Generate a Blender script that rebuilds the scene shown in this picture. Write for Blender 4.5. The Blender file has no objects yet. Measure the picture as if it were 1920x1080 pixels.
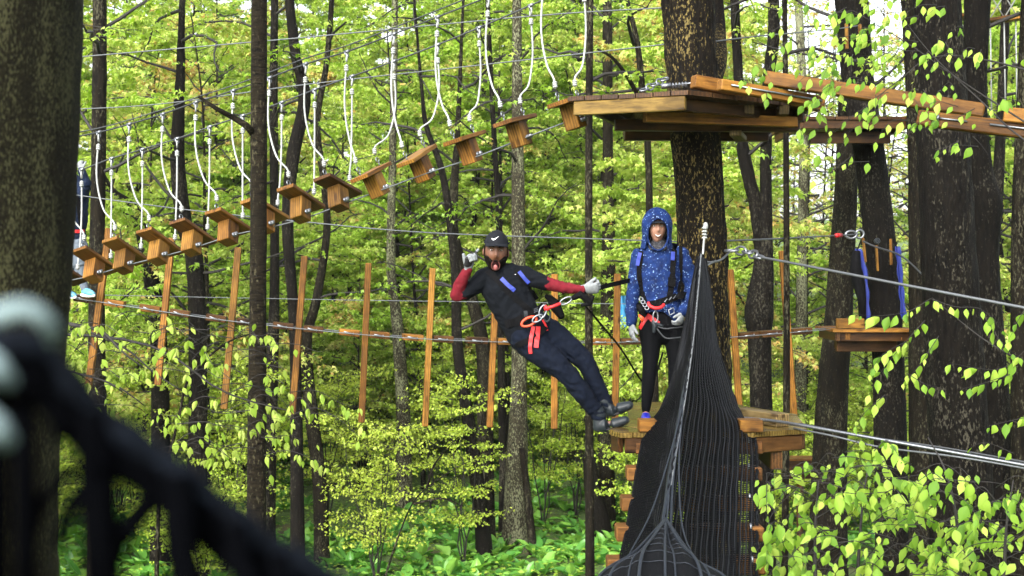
import bpy, bmesh, math, random
import numpy as np
from mathutils import Vector, Matrix, noise
from mathutils.bvhtree import BVHTree

SC = bpy.context.scene
COL = SC.collection
RNG = random.Random(7)
NR = np.random.default_rng(7)

# ------------------------------------------------------------------ camera
F = 2666.7            # focal length in pixels of a 1920 px wide picture
EYE = Vector((0.0, 0.0, 5.0))
cam_d = bpy.data.cameras.new('camera')
cam_d.lens = 50.0
cam_d.sensor_width = 36.0
cam_d.clip_start = 0.05
cam_d.clip_end = 2000
cam_d.dof.use_dof = True
cam_d.dof.focus_distance = 12.2
cam_d.dof.aperture_fstop = 4.6
cam = bpy.data.objects.new('camera', cam_d)
COL.objects.link(cam)
cam.location = EYE
cam.rotation_euler = (math.radians(90), 0, 0)
SC.camera = cam

# ------------------------------------------------------------------ sky and sun (bright overcast spring day)
SUN_EL, SUN_AZ = math.radians(34), math.radians(205)
world = bpy.data.worlds.new('World')
SC.world = world
world.use_nodes = True
wn, wl = world.node_tree.nodes, world.node_tree.links
bgn = wn['Background']
sky = wn.new('ShaderNodeTexSky')
sky.sky_type = 'NISHITA'
sky.sun_disc = False
sky.sun_elevation = SUN_EL
sky.sun_rotation = SUN_AZ
sky.air_density = 1.0
sky.dust_density = 4.0
sky.ozone_density = 1.0
hs = wn.new('ShaderNodeHueSaturation')
hs.inputs['Saturation'].default_value = 0.28
wl.new(sky.outputs[0], hs.inputs['Color'])
wl.new(hs.outputs[0], bgn.inputs['Color'])
bgn.inputs['Strength'].default_value = 0.15
sun_d = bpy.data.lights.new('sun', 'SUN')
sun_d.energy = 1.5
sun_d.angle = math.radians(40)
sun_d.color = (1.0, 0.98, 0.94)
sun = bpy.data.objects.new('sun', sun_d)
COL.objects.link(sun)
# direction towards the sun
_sd = Vector((math.sin(SUN_AZ) * math.cos(SUN_EL), math.cos(SUN_AZ) * math.cos(SUN_EL), math.sin(SUN_EL)))
sun.rotation_euler = _sd.to_track_quat('Z', 'Y').to_euler()
SC.view_settings.view_transform = 'Standard'
SC.view_settings.look = 'None'
SC.view_settings.gamma = 1.0
SC.view_settings.use_curve_mapping = False
SC.view_settings.exposure = 2.2
SC.cycles.max_bounces = 6
SC.cycles.diffuse_bounces = 4
SC.cycles.glossy_bounces = 2
SC.cycles.transmission_bounces = 4
SC.cycles.transparent_max_bounces = 6
SC.cycles.use_denoising = True


# ------------------------------------------------------------------ helpers
def P(x, y, d):
    """photo pixel + distance -> point of the place"""
    return Vector(((x - 960.0) / F * d, d, 5.0 + (540.0 - y) / F * d))


def ground_z(x, y):
    base = 0.0
    if y > 28:
        t = (min(y, 150.0) - 28) / 40.0
        base = 3.0 * t ** 1.3
    return base + 0.22 * noise.noise(Vector((x * .22, y * .22, 0))) + 0.06 * noise.noise(Vector((x, y, 3.1)))


WM = {}


def place(o, parent=None, M=None):
    """link o with world matrix M (identity by default) below parent"""
    M = M.copy() if M is not None else Matrix.Identity(4)
    WM[o.name] = M
    if o.name not in COL.objects:
        COL.objects.link(o)
    if parent is not None:
        o.parent = parent
        o.matrix_basis = WM[parent.name].inverted() @ M
    else:
        o.matrix_basis = M
    return o


def tag(o, label=None, cat=None, group=None, kind=None):
    if label: o['label'] = label
    if cat: o['category'] = cat
    if group: o['group'] = group
    if kind: o['kind'] = kind
    return o


def thing(name, label, cat, loc, group=None, kind=None):
    o = bpy.data.objects.new(name, None)
    o.empty_display_size = .1
    place(o, None, Matrix.Translation(Vector(loc)))
    return tag(o, label, cat, group, kind)


def mesh_np(name, V, Fs, smooth=True):
    """V (n,3) array, Fs: list of faces or (m,k) int array"""
    me = bpy.data.meshes.new(name)
    V = np.asarray(V, dtype=np.float32)
    if isinstance(Fs, np.ndarray):
        m, k = Fs.shape
        me.vertices.add(len(V))
        me.vertices.foreach_set('co', V.ravel())
        me.loops.add(m * k)
        me.loops.foreach_set('vertex_index', Fs.astype(np.int32).ravel())
        me.polygons.add(m)
        me.polygons.foreach_set('loop_start', np.arange(0, m * k, k, dtype=np.int32))
        me.update(calc_edges=True)
    else:
        me.from_pydata([tuple(v) for v in V], [], Fs)
        me.update()
    if smooth:
        me.polygons.foreach_set('use_smooth', np.ones(len(me.polygons), dtype=bool))
    return me


class MB:
    """collects shapes in world space, builds ONE mesh object"""
    def __init__(s):
        s.v = []; s.f = []

    def add(s, vs, fs):
        b = len(s.v)
        s.v.extend(Vector(v) for v in vs)
        s.f.extend([tuple(i + b for i in f) for f in fs])
        return s

    def tube(s, pts, rad, n=6, caps=True, twist=0):
        pts = [Vector(p) for p in pts]
        if not hasattr(rad, '__len__'): rad = [rad] * len(pts)
        vs, fs = [], []
        ref = None
        for i, p in enumerate(pts):
            a = pts[max(0, i - 1)]; b = pts[min(len(pts) - 1, i + 1)]
            t = (b - a)
            if t.length < 1e-9: t = Vector((0, 0, 1))
            t.normalize()
            if ref is None:
                ref = Vector((0, 0, 1)) if abs(t.z) < .9 else Vector((1, 0, 0))
            x = ref - t * ref.dot(t)
            if x.length < 1e-6: x = t.orthogonal()
            x.normalize(); ref = x
            y = t.cross(x)
            for k in range(n):
                an = 2 * math.pi * k / n + twist * i
                vs.append(p + (x * math.cos(an) + y * math.sin(an)) * rad[i])
        for i in range(len(pts) - 1):
            for k in range(n):
                fs.append((i * n + k, i * n + (k + 1) % n, (i + 1) * n + (k + 1) % n, (i + 1) * n + k))
        if caps:
            fs.append(tuple(range(n - 1, -1, -1)))
            fs.append(tuple((len(pts) - 1) * n + k for k in range(n)))
        return s.add(vs, fs)

    def ball(s, c, r, n=8, m=6, M=None):
        c = Vector(c)
        if not hasattr(r, '__len__'): r = (r, r, r)
        vs, fs = [], []
        for i in range(m + 1):
            th = math.pi * i / m
            for k in range(n):
                ph = 2 * math.pi * k / n
                v = Vector((r[0] * math.sin(th) * math.cos(ph), r[1] * math.sin(th) * math.sin(ph), r[2] * math.cos(th)))
                if M is not None: v = M @ v
                vs.append(c + v)
        for i in range(m):
            for k in range(n):
                fs.append((i * n + k, (i + 1) * n + k, (i + 1) * n + (k + 1) % n, i * n + (k + 1) % n))
        return s.add(vs, fs)

    def torus(s, c, ax, R, r, n=14, m=6, sx=1.0, up=None):
        ax = Vector(ax).normalized()
        x = (Vector(up) - ax * ax.dot(Vector(up))).normalized() if up is not None else ax.orthogonal().normalized()
        y = ax.cross(x)
        vs, fs = [], []
        for i in range(n):
            a = 2 * math.pi * i / n
            dirv = x * math.cos(a) * sx + y * math.sin(a)
            rad = (x * math.cos(a) + y * math.sin(a))
            for k in range(m):
                b = 2 * math.pi * k / m
                vs.append(Vector(c) + dirv * R + rad * r * math.cos(b) + ax * r * math.sin(b))
        for i in range(n):
            for k in range(m):
                fs.append((i * m + k, ((i + 1) % n) * m + k, ((i + 1) % n) * m + (k + 1) % m, i * m + (k + 1) % m))
        return s.add(vs, fs)

    def box(s, M, sx, sy, sz):
        vs = [M @ Vector((x * sx / 2, y * sy / 2, z * sz / 2)) for x in (-1, 1) for y in (-1, 1) for z in (-1, 1)]
        return s.add(vs, [(0, 1, 3, 2), (4, 6, 7, 5), (0, 4, 5, 1), (2, 3, 7, 6), (0, 2, 6, 4), (1, 5, 7, 3)])

    def build(s, name, mat, parent=None, loc=None, smooth=True, M=None):
        if M is None:
            if loc is None:
                loc = WM[parent.name].to_translation() if parent is not None else s.v[0]
            M = Matrix.Translation(Vector(loc))
        Mi = M.inverted()
        me = mesh_np(name, [Mi @ v for v in s.v], s.f, smooth)
        if mat: me.materials.append(mat)
        o = bpy.data.objects.new(name, me)
        return place(o, parent, M)


def frame(o, x, z):
    """matrix with local X along x and local Z near z"""
    x = Vector(x).normalized(); z = Vector(z)
    z = (z - x * x.dot(z)).normalized()
    y = z.cross(x)
    M = Matrix(((x.x, y.x, z.x, o[0]), (x.y, y.y, z.y, o[1]), (x.z, y.z, z.z, o[2]), (0, 0, 0, 1)))
    return M


def board_mesh(L, w, h, bev=.006, wob=0.0):
    bm = bmesh.new()
    bmesh.ops.create_cube(bm, size=1)
    for v in bm.verts:
        v.co = Vector((v.co.x * L, v.co.y * w, v.co.z * h))
    bmesh.ops.bevel(bm, geom=list(bm.edges), offset=bev, segments=1, affect='EDGES', clamp_overlap=True)
    if wob:
        for v in bm.verts:
            v.co += Vector((RNG.uniform(-1, 1), RNG.uniform(-1, 1), RNG.uniform(-1, 1))) * wob
    me = bpy.data.meshes.new('board')
    bm.to_mesh(me); bm.free()
    return me


def board(name, p0, p1, w, h, mat, parent=None, up=(0, 0, 1), bev=.006):
    """timber from p0 to p1, w sideways and h along up"""
    p0, p1 = Vector(p0), Vector(p1)
    me = board_mesh((p1 - p0).length, w, h, bev, .0012)
    me.name = name
    me.materials.append(mat)
    o = bpy.data.objects.new(name, me)
    return place(o, parent, frame((p0 + p1) / 2, p1 - p0, up))


def spline(pts, n):
    """Catmull-Rom through pts (list of tuples of any length) -> list of n numpy rows"""
    A = np.array([list(p) for p in pts], dtype=float)
    if len(A) == 2:
        t = np.linspace(0, 1, n)[:, None]
        return A[0] * (1 - t) + A[1] * t
    d = np.r_[0, np.cumsum(np.maximum(1e-6, np.linalg.norm(np.diff(A[:, :3], axis=0), axis=1)))]
    out = []
    E = np.vstack([2 * A[0] - A[1], A, 2 * A[-1] - A[-2]])
    for s in np.linspace(0, d[-1], n):
        i = min(len(A) - 2, max(0, int(np.searchsorted(d, s, side='right') - 1)))
        u = (s - d[i]) / (d[i + 1] - d[i])
        p0, p1, p2, p3 = E[i], E[i + 1], E[i + 2], E[i + 3]
        out.append(.5 * ((2 * p1) + (-p0 + p2) * u + (2 * p0 - 5 * p1 + 4 * p2 - p3) * u * u + (-p0 + 3 * p1 - 3 * p2 + p3) * u ** 3))
    return np.array(out)


# ------------------------------------------------------------------ materials
def new_mat(name):
    m = bpy.data.materials.new(name)
    m.use_nodes = True
    nt = m.node_tree
    b = nt.nodes['Principled BSDF']
    return m, nt.nodes, nt.links, b


def ramp(nodes, stops, interp='LINEAR'):
    r = nodes.new('ShaderNodeValToRGB')
    r.color_ramp.interpolation = interp
    e = r.color_ramp.elements
    while len(e) < len(stops): e.new(.5)
    for i, (p, c) in enumerate(stops):
        e[i].position = p
        e[i].color = (*c, 1) if len(c) == 3 else c
    return r


def coords(nodes, links, stretch, rnd=True, src='Object'):
    tc = nodes.new('ShaderNodeTexCoord')
    mp = nodes.new('ShaderNodeMapping')
    mp.inputs['Scale'].default_value = stretch
    links.new(tc.outputs[src], mp.inputs['Vector'])
    if rnd:
        oi = nodes.new('ShaderNodeObjectInfo')
        mul = nodes.new('ShaderNodeMath'); mul.operation = 'MULTIPLY'
        mul.inputs[1].default_value = 37.0
        links.new(oi.outputs['Random'], mul.inputs[0])
        cx = nodes.new('ShaderNodeCombineXYZ')
        for i in range(3): links.new(mul.outputs[0], cx.inputs[i])
        links.new(cx.outputs[0], mp.inputs['Location'])
    return mp


def noise_n(nodes, links, vec, scale, detail=6, rough=.6, dist=0.):
    n = nodes.new('ShaderNodeTexNoise')
    n.inputs['Scale'].default_value = scale
    n.inputs['Detail'].default_value = detail
    n.inputs['Roughness'].default_value = rough
    n.inputs['Distortion'].default_value = dist
    links.new(vec.outputs[0], n.inputs['Vector'])
    return n


def bump(nodes, links, b, h, strength, dist=.02):
    bp = nodes.new('ShaderNodeBump')
    bp.inputs['Strength'].default_value = strength
    bp.inputs['Distance'].default_value = dist
    links.new(h, bp.inputs['Height'])
    links.new(bp.outputs[0], b.inputs['Normal'])
    return bp


def mixc(nodes, links, fac, a, b, typ='MIX'):
    m = nodes.new('ShaderNodeMix'); m.data_type = 'RGBA'; m.blend_type = typ
    for k, v in (('Factor', fac), ('A', a), ('B', b)):
        s = [i for i in m.inputs if i.name == k and (i.type == 'RGBA' or k == 'Factor')]
        s = s[0]
        if hasattr(v, 'is_output') or isinstance(v, bpy.types.NodeSocket): links.new(v, s)
        elif k == 'Factor': s.default_value = v
        else: s.default_value = (*v, 1)
    return [o for o in m.outputs if o.type == 'RGBA'][0]


def simple(name, col, rough=.6, metal=0., bumps=0., scale=40, var=.15, spec=.4, stretch=(1, 1, 1)):
    m, n, l, b = new_mat(name)
    mp = coords(n, l, stretch)
    ns = noise_n(n, l, mp, scale, 4)
    lo = tuple(c * (1 - var) for c in col); hi = tuple(min(1, c * (1 + var)) for c in col)
    r = ramp(n, [(.3, lo), (.7, hi)])
    l.new(ns.outputs['Fac'], r.inputs[0])
    l.new(r.outputs[0], b.inputs['Base Color'])
    b.inputs['Roughness'].default_value = rough
    b.inputs['Metallic'].default_value = metal
    b.inputs['Specular IOR Level'].default_value = spec
    if bumps: bump(n, l, b, ns.outputs['Fac'], bumps, .005)
    return m


def wood(name, dark, mid, light, rough=.55, knots=True):
    m, n, l, b = new_mat(name)
    mp = coords(n, l, (1.0, 9.0, 9.0))
    warp = noise_n(n, l, mp, .9, 3, .5)
    wv = n.new('ShaderNodeTexWave'); wv.wave_type = 'BANDS'; wv.bands_direction = 'Y'
    wv.inputs['Scale'].default_value = 1.5
    wv.inputs['Distortion'].default_value = 5.0
    wv.inputs['Detail'].default_value = 3
    wv.inputs['Detail Scale'].default_value = .8
    l.new(mp.outputs[0], wv.inputs['Vector'])
    fine = noise_n(n, l, mp, 6, 8, .7)
    mp2 = coords(n, l, (2.2, 2.2, 2.2))
    big = noise_n(n, l, mp2, 1.3, 4, .6)
    add = n.new('ShaderNodeMath'); add.operation = 'MULTIPLY_ADD'
    add.inputs[1].default_value = .3
    l.new(wv.outputs['Fac'], add.inputs[0]); l.new(fine.outputs['Fac'], add.inputs[2])
    r = ramp(n, [(.35, dark), (.62, mid), (.95, light)])
    l.new(add.outputs[0], r.inputs[0])
    # wet blotches and weathering
    r2 = ramp(n, [(.42, (.45, .42, .40)), (.58, (1, 1, 1))])
    l.new(big.outputs['Fac'], r2.inputs[0])
    c = mixc(n, l, .75, r.outputs[0], r2.outputs[0], 'MULTIPLY')
    if knots:
        vo = n.new('ShaderNodeTexVoronoi'); vo.inputs['Scale'].default_value = 1.0
        mp3 = coords(n, l, (3.0, 9.0, 9.0))
        l.new(mp3.outputs[0], vo.inputs['Vector'])
        r3 = ramp(n, [(.10, (.16, .10, .07)), (.2, (1, 1, 1))])
        l.new(vo.outputs['Distance'], r3.inputs[0])
        c = mixc(n, l, .8, c, r3.outputs[0], 'MULTIPLY')
    oi = n.new('ShaderNodeObjectInfo')
    hv = n.new('ShaderNodeHueSaturation')
    mr = n.new('ShaderNodeMapRange'); mr.inputs['To Min'].default_value = .72; mr.inputs['To Max'].default_value = 1.2
    l.new(oi.outputs['Random'], mr.inputs[0]); l.new(mr.outputs[0], hv.inputs['Value'])
    l.new(c, hv.inputs['Color'])
    l.new(hv.outputs[0], b.inputs['Base Color'])
    b.inputs['Roughness'].default_value = rough
    b.inputs['Specular IOR Level'].default_value = .14
    bump(n, l, b, fine.outputs['Fac'], .35, .004)
    return m


def bark(name, dark, mid, fleck, fleck_amt=.5, sc=1.0, vs=.22, rings=False):
    """bark: ridges along z, flecks of lichen"""
    m, n, l, b = new_mat(name)
    st = (1, 1, vs) if not rings else (.5, .5, 2.4)
    mp = coords(n, l, tuple(s * sc for s in st))
    r1 = noise_n(n, l, mp, 22, 8, .7, .6)
    mp2 = coords(n, l, (sc, sc, sc * .45))
    f1 = noise_n(n, l, mp2, 46, 5, .65)
    f2 = noise_n(n, l, mp2, 2.3, 4, .6)
    r = ramp(n, [(.36, dark), (.66, mid)])
    l.new(r1.outputs['Fac'], r.inputs[0])
    sub = n.new('ShaderNodeMath'); sub.operation = 'MULTIPLY_ADD'
    sub.inputs[1].default_value = .45
    l.new(f2.outputs['Fac'], sub.inputs[0]); l.new(f1.outputs['Fac'], sub.inputs[2])
    t = .86 - .14 * fleck_amt
    rf = ramp(n, [(t, (0, 0, 0)), (t + .05, (1, 1, 1))])
    l.new(sub.outputs[0], rf.inputs[0])
    c = mixc(n, l, rf.outputs[0], r.outputs[0], fleck)
    l.new(c, b.inputs['Base Color'])
    b.inputs['Roughness'].default_value = .75
    b.inputs['Specular IOR Level'].default_value = .07
    bump(n, l, b, r1.outputs['Fac'], .9, .03)
    return m


def leaf_mat(name, stops, trans=.4, rnd='attr', rough=.45):
    m, n, l, b = new_mat(name)
    if rnd == 'attr':
        at = n.new('ShaderNodeAttribute'); at.attribute_name = 'tint'
        src = at.outputs['Fac']
    else:
        oi = n.new('ShaderNodeObjectInfo')
        src = oi.outputs['Random']
    r = ramp(n, stops)
    l.new(src, r.inputs[0])
    l.new(r.outputs[0], b.inputs['Base Color'])
    b.inputs['Roughness'].default_value = rough
    b.inputs['Specular IOR Level'].default_value = .3
    tr = n.new('ShaderNodeBsdfTranslucent')
    hv = n.new('ShaderNodeHueSaturation'); hv.inputs['Value'].default_value = 1.3
    hv.inputs['Saturation'].default_value = 1.1
    l.new(r.outputs[0], hv.inputs['Color']); l.new(hv.outputs[0], tr.inputs['Color'])
    mx = n.new('ShaderNodeMixShader'); mx.inputs[0].default_value = trans
    out = n['Material Output'] if 'Material Output' in n else [x for x in n if x.type == 'OUTPUT_MATERIAL'][0]
    l.new(b.outputs[0], mx.inputs[1]); l.new(tr.outputs[0], mx.inputs[2])
    l.new(mx.outputs[0], out.inputs['Surface'])
    return m


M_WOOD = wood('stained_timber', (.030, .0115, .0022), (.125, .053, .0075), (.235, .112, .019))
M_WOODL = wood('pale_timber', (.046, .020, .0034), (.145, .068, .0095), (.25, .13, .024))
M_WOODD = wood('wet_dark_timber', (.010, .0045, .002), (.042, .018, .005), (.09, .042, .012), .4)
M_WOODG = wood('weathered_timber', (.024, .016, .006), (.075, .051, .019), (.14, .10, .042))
M_DECK = wood('wet_deck_timber', (.022, .013, .0035), (.085, .055, .013), (.17, .12, .035), .25)
M_BARK_MAIN = bark('dark_fissured_bark', (.0008, .0006, .0004), (.0062, .0042, .0024), (.105, .08, .028), .42, 1.25, .16)
M_BARK_DARK = bark('black_brown_bark', (.0007, .0005, .0004), (.0052, .004, .0027), (.034, .031, .022), .40)
M_BARK_MID = bark('brown_bark', (.0011, .0009, .0006), (.0095, .0072, .004), (.042, .040, .024), .5)
M_BARK_LICHEN = bark('lichened_bark', (.006, .0052, .0035), (.036, .031, .019), (.13, .135, .08), .85, 1.0, .6)
M_BARK_NEAR = bark('olive_smooth_bark', (.0032, .0027, .0011), (.0125, .0105, .0042), (.048, .048, .021), .66, 3.4, .8)
M_BARK_RING = bark('ringed_bark', (.0016, .0013, .0008), (.0145, .011, .006), (.04, .036, .02), .4, 1.0, .3, True)
M_TWIG = simple('twig_bark', (.006, .0045, .0035), .75, bumps=.3, scale=60)
M_ROPE = simple('white_rope', (.27, .28, .27), .85, bumps=1.0, scale=170, var=.35, spec=.1)
M_STEEL = simple('galvanised_steel', (.17, .18, .195), .42, .9, .1, 90, .35)
M_CABLE = simple('steel_cable', (.085, .092, .098), .55, .5, .5, 400, .4)
M_CABLE_D = simple('dark_cable', (.03, .033, .036), .6, .3, .5, 400, .4)
M_NET = simple('black_net_cord', (.0020, .0023, .0029), .75, 0, .4, 200, .3, .08)
M_NETB = simple('blue_black_sheen_cord', (.010, .0135, .019), .6, 0, .5, 120, .4, .25)  # hem and fold cords, bluish sheen included in the base colour
M_STITCH = simple('white_stitching', (.12, .13, .14), .7, 0, .4, 200)
M_TEAL = simple('pale_rope_knot', (.10, .135, .14), .8, 0, .4, 60, .4, .1)
M_RUBBER = simple('dark_rubber', (.0085, .0118, .0143), .5, 0, .2, 60, .3, .25)
M_BLACKWEB = simple('black_webbing', (.0022, .0022, .0026), .75, 0, .5, 250, .3, .06)
M_NETF = simple('near_black_cord', (.0009, .0010, .0013), .9, 0, .4, 200, .3, .0)
M_NETFB = simple('near_blue_black_rope', (.0022, .0032, .0052), .8, 0, .5, 120, .6, .04)
M_NETR = simple('sheen_tinted_net_cord', (.0046, .0056, .0074), .6, 0, .4, 200, .5, .15)
M_BLUEWEB = simple('blue_webbing', (.006, .018, .17), .6, 0, .4, 200, .2)
M_REDWEB = simple('red_webbing', (.36, .008, .010), .55, 0, .4, 200, .15)
M_ORANGE = simple('orange_rope', (.5, .045, .012), .5, 0, .4, 150, .15)

LEAF_STOPS = [(0, (.085, .175, .016)), (.4, (.22, .35, .04)), (.75, (.37, .46, .095)), (.97, (.48, .46, .15)), (1, (.42, .28, .09))]
M_LEAF = leaf_mat('maple_leaf', LEAF_STOPS, .48)
M_LEAF_LOW = leaf_mat('shrub_leaf', [(0, (.10, .19, .02)), (.5, (.24, .36, .035)), (1, (.40, .46, .075))], .45)
M_LEAF_NEAR = leaf_mat('beech_leaf', [(0, (.075, .165, .016)), (.5, (.19, .32, .034)), (1, (.33, .43, .075))], .5, 'obj', .7)
M_LEAF_NEARS = leaf_mat('beech_leaf_mass', [(0, (.065, .15, .016)), (.5, (.175, .30, .034)), (1, (.31, .41, .075))], .5, 'attr', .7)
M_LEAF_PALES = leaf_mat('pale_drooping_leaf_mass', [(0, (.13, .22, .02)), (.5, (.24, .35, .045)), (1, (.37, .44, .10))], .5, 'attr', .7)
M_LEAF_PALE = leaf_mat('pale_drooping_leaf', [(0, (.14, .23, .02)), (.5, (.255, .36, .05)), (1, (.38, .45, .11))], .5, 'obj', .7)
M_CABBAGE = leaf_mat('broad_ground_leaf', [(0, (.045, .15, .025)), (.5, (.10, .26, .038)), (1, (.19, .37, .06))], .35, 'obj', .3)
M_COVER = leaf_mat('ground_cover_leaf', [(0, (.05, .13, .018)), (.6, (.16, .28, .03)), (1, (.30, .38, .05))], .35)

# ------------------------------------------------------------------ ground
def axis(lo, hi, fine_lo, fine_hi, step, grow=1.25):
    a = list(np.arange(fine_lo, fine_hi, step))
    s, x = step, fine_lo
    left = []
    while x > lo:
        s *= grow; x -= s; left.append(max(x, lo))
    s, x = step, a[-1]
    right = []
    while x < hi:
        s *= grow; x += s; right.append(min(x, hi))
    return np.array(left[::-1] + a + right)


gx, gy = axis(-400, 400, -22, 22, .6), axis(-120, 600, 8, 62, .6)
gv = [(x, y, ground_z(x, y)) for y in gy for x in gx]
nx = len(gx)
ii, jj = np.meshgrid(np.arange(nx - 1), np.arange(len(gy) - 1))
b0 = (jj * nx + ii).ravel()
gf = np.stack([b0, b0 + 1, b0 + nx + 1, b0 + nx], 1)
m, n, l, bs = new_mat('forest_floor')
mp = coords(n, l, (1, 1, 1), False)
n1 = noise_n(n, l, mp, .35, 5, .6)
n2 = noise_n(n, l, mp, 9, 8, .75)
rl = ramp(n, [(.3, (.035, .022, .012)), (.55, (.12, .075, .042)), (.8, (.22, .14, .09))])
rg = ramp(n, [(.3, (.018, .04, .008)), (.7, (.09, .15, .02))])
l.new(n2.outputs['Fac'], rl.inputs[0]); l.new(n2.outputs['Fac'], rg.inputs[0])
rm = ramp(n, [(.54, (1, 1, 1)), (.68, (0, 0, 0))])
l.new(n1.outputs['Fac'], rm.inputs[0])
l.new(mixc(n, l, rm.outputs[0], rl.outputs[0], rg.outputs[0]), bs.inputs['Base Color'])
bs.inputs['Roughness'].default_value = .9
bump(n, l, bs, n2.outputs['Fac'], 1.0, .08)
gme = mesh_np('ground', gv, gf)
gme.materials.append(m)
ground = bpy.data.objects.new('ground', gme)
place(ground); tag(ground, kind='structure')


# ------------------------------------------------------------------ leaves
def tri_arr(t): return np.array(t, dtype=np.int32)


T_MAPLE = (np.array([(0, 0, 0), (-.30, .22, -.05), (-.55, .52, -.14), (-.20, .56, .02), (0, 1.05, -.16), (.20, .56, .02), (.55, .52, -.14), (.30, .22, -.05), (0, .5, .06)]),
           tri_arr([(8, 0, 1), (8, 1, 2), (8, 2, 3), (8, 3, 4), (8, 4, 5), (8, 5, 6), (8, 6, 7), (8, 7, 0)]))
T_FAR = (np.array([(0, 0, 0), (-.55, .48, -.12), (-.17, .55, .03), (0, 1.05, -.18), (.17, .55, .03), (.55, .48, -.12)]),
         tri_arr([(0, 2, 1), (0, 3, 2), (0, 4, 3), (0, 5, 4)]))
T_SMALL = (np.array([(0, 0, 0), (-.34, .5, .08), (0, 1, -.1), (.34, .5, .08), (0, .5, -.02)]),
           tri_arr([(0, 4, 1), (1, 4, 2), (0, 3, 4), (3, 2, 4)]))


def leaves_mesh(name, T, pos, ydir, up, size, tint, mat):
    pos, y, up = (np.asarray(a, dtype=np.float64) for a in (pos, ydir, up))
    size = np.asarray(size)
    y = y / np.linalg.norm(y, axis=1, keepdims=True)
    x = np.cross(y, up)
    ln = np.linalg.norm(x, axis=1, keepdims=True)
    x = np.where(ln < 1e-4, np.array([[1., 0, 0]]), x / np.maximum(ln, 1e-6))
    z = np.cross(x, y)
    tv, tf = T
    V = pos[:, None, :] + size[:, None, None] * (tv[None, :, 0, None] * x[:, None, :] + tv[None, :, 1, None] * y[:, None, :] + tv[None, :, 2, None] * z[:, None, :])
    k = len(tv)
    Fa = (tf[None] + (np.arange(len(pos)) * k)[:, None, None]).reshape(-1, 3)
    me = mesh_np(name, V.reshape(-1, 3), Fa, False)
    at = me.attributes.new('tint', 'FLOAT', 'POINT')
    at.data.foreach_set('value', np.repeat(np.asarray(tint, dtype=np.float32), k))
    me.materials.append(mat)
    return me


class Leafage:
    def __init__(s): s.p = []; s.y = []; s.u = []; s.s = []; s.t = []

    def cluster(s, rg, c, n, size, base_t, droop=(.2, 1.0), spread=.05):
        c = np.asarray(c, float)
        yaw = rg.uniform(0, 2 * np.pi, n)
        pit = rg.uniform(droop[0], droop[1], n)
        y = np.stack([np.cos(yaw) * np.cos(pit), np.sin(yaw) * np.cos(pit), -np.sin(pit)], 1)
        s.p.append(c + rg.normal(0, spread, (n, 3)) * (1, 1, .6))
        s.y.append(y)
        s.u.append(np.array([0, 0, 1.0]) + rg.normal(0, .35, (n, 3)))
        s.s.append(size * rg.uniform(.65, 1.2, n))
        s.t.append(np.clip(base_t + rg.normal(0, .12, n), 0, 1))

    def mesh(s, name, T, mat, origin=(0, 0, 0)):
        return leaves_mesh(name, T, np.vstack(s.p) - np.asarray(origin, float), np.vstack(s.y), np.vstack(s.u), np.concatenate(s.s), np.concatenate(s.t), mat)


def grow(rg, mb, lf, fn, z0, z1, nb, len_fn, lsize, twigs=7, cl=3, nl=6, rad=.028, tint=.5, tip=True):
    """limbs from a trunk (fn(z) -> x, y, r), twigs on them, leaf clusters on the twigs"""
    for i in range(nb):
        z = z0 + (z1 - z0) * (i + rg.uniform(0, 1)) / nb
        x, y, r = fn(z)
        a = i * 2.4 + rg.uniform(-.6, .6)
        L = len_fn(z) * rg.uniform(.65, 1.15)
        el = rg.uniform(.1, .75)
        p = np.array([x, y, z]); d = np.array([math.cos(a) * math.cos(el), math.sin(a) * math.cos(el), math.sin(el)])
        pts = [p.copy()]; ns = 6
        for k in range(ns):
            d = d + rg.normal(0, .17, 3) + np.array([0, 0, -.07])
            d /= np.linalg.norm(d)
            p = p + d * L / ns
            pts.append(p.copy())
        r0 = min(rad * (.6 + L * .22), r * .75)
        mb.tube(pts, [r0 * (1 - .85 * k / ns) + .0025 for k in range(ns + 1)], 5, False)
        bt = np.clip(tint + rg.normal(0, .13), 0, 1)
        for j in range(twigs):
            t = .25 + .75 * (j + rg.uniform(0, 1)) / twigs
            q = t * ns; k = min(ns - 1, int(q)); u = q - k
            b = pts[k] * (1 - u) + pts[k + 1] * u
            dd = (pts[k + 1] - pts[k]); dd /= np.linalg.norm(dd)
            ta = rg.uniform(.5, 1.2) * (1 if j % 2 else -1)
            side = np.array([-dd[1], dd[0], 0]); side /= max(1e-6, np.linalg.norm(side))
            td = dd * math.cos(ta) + side * math.sin(ta) + np.array([0, 0, rg.uniform(-.2, .25)])
            tl = rg.uniform(.3, .75) * (.5 + .5 * min(L, 2.2) / 2.2)
            e1 = b + td * tl * .5 + rg.normal(0, .03, 3); e2 = e1 + td * tl * .5 + np.array([0, 0, -.04])
            mb.tube([b, e1, e2], [.007, .005, .003], 3, False)
            for c in range(cl):
                w = (c + 1) / cl
                pos = b + (e1 - b) * min(1, 2 * w) if w <= .5 else e1 + (e2 - e1) * (2 * w - 1)
                lf.cluster(rg, pos, nl, lsize, bt)


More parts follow.
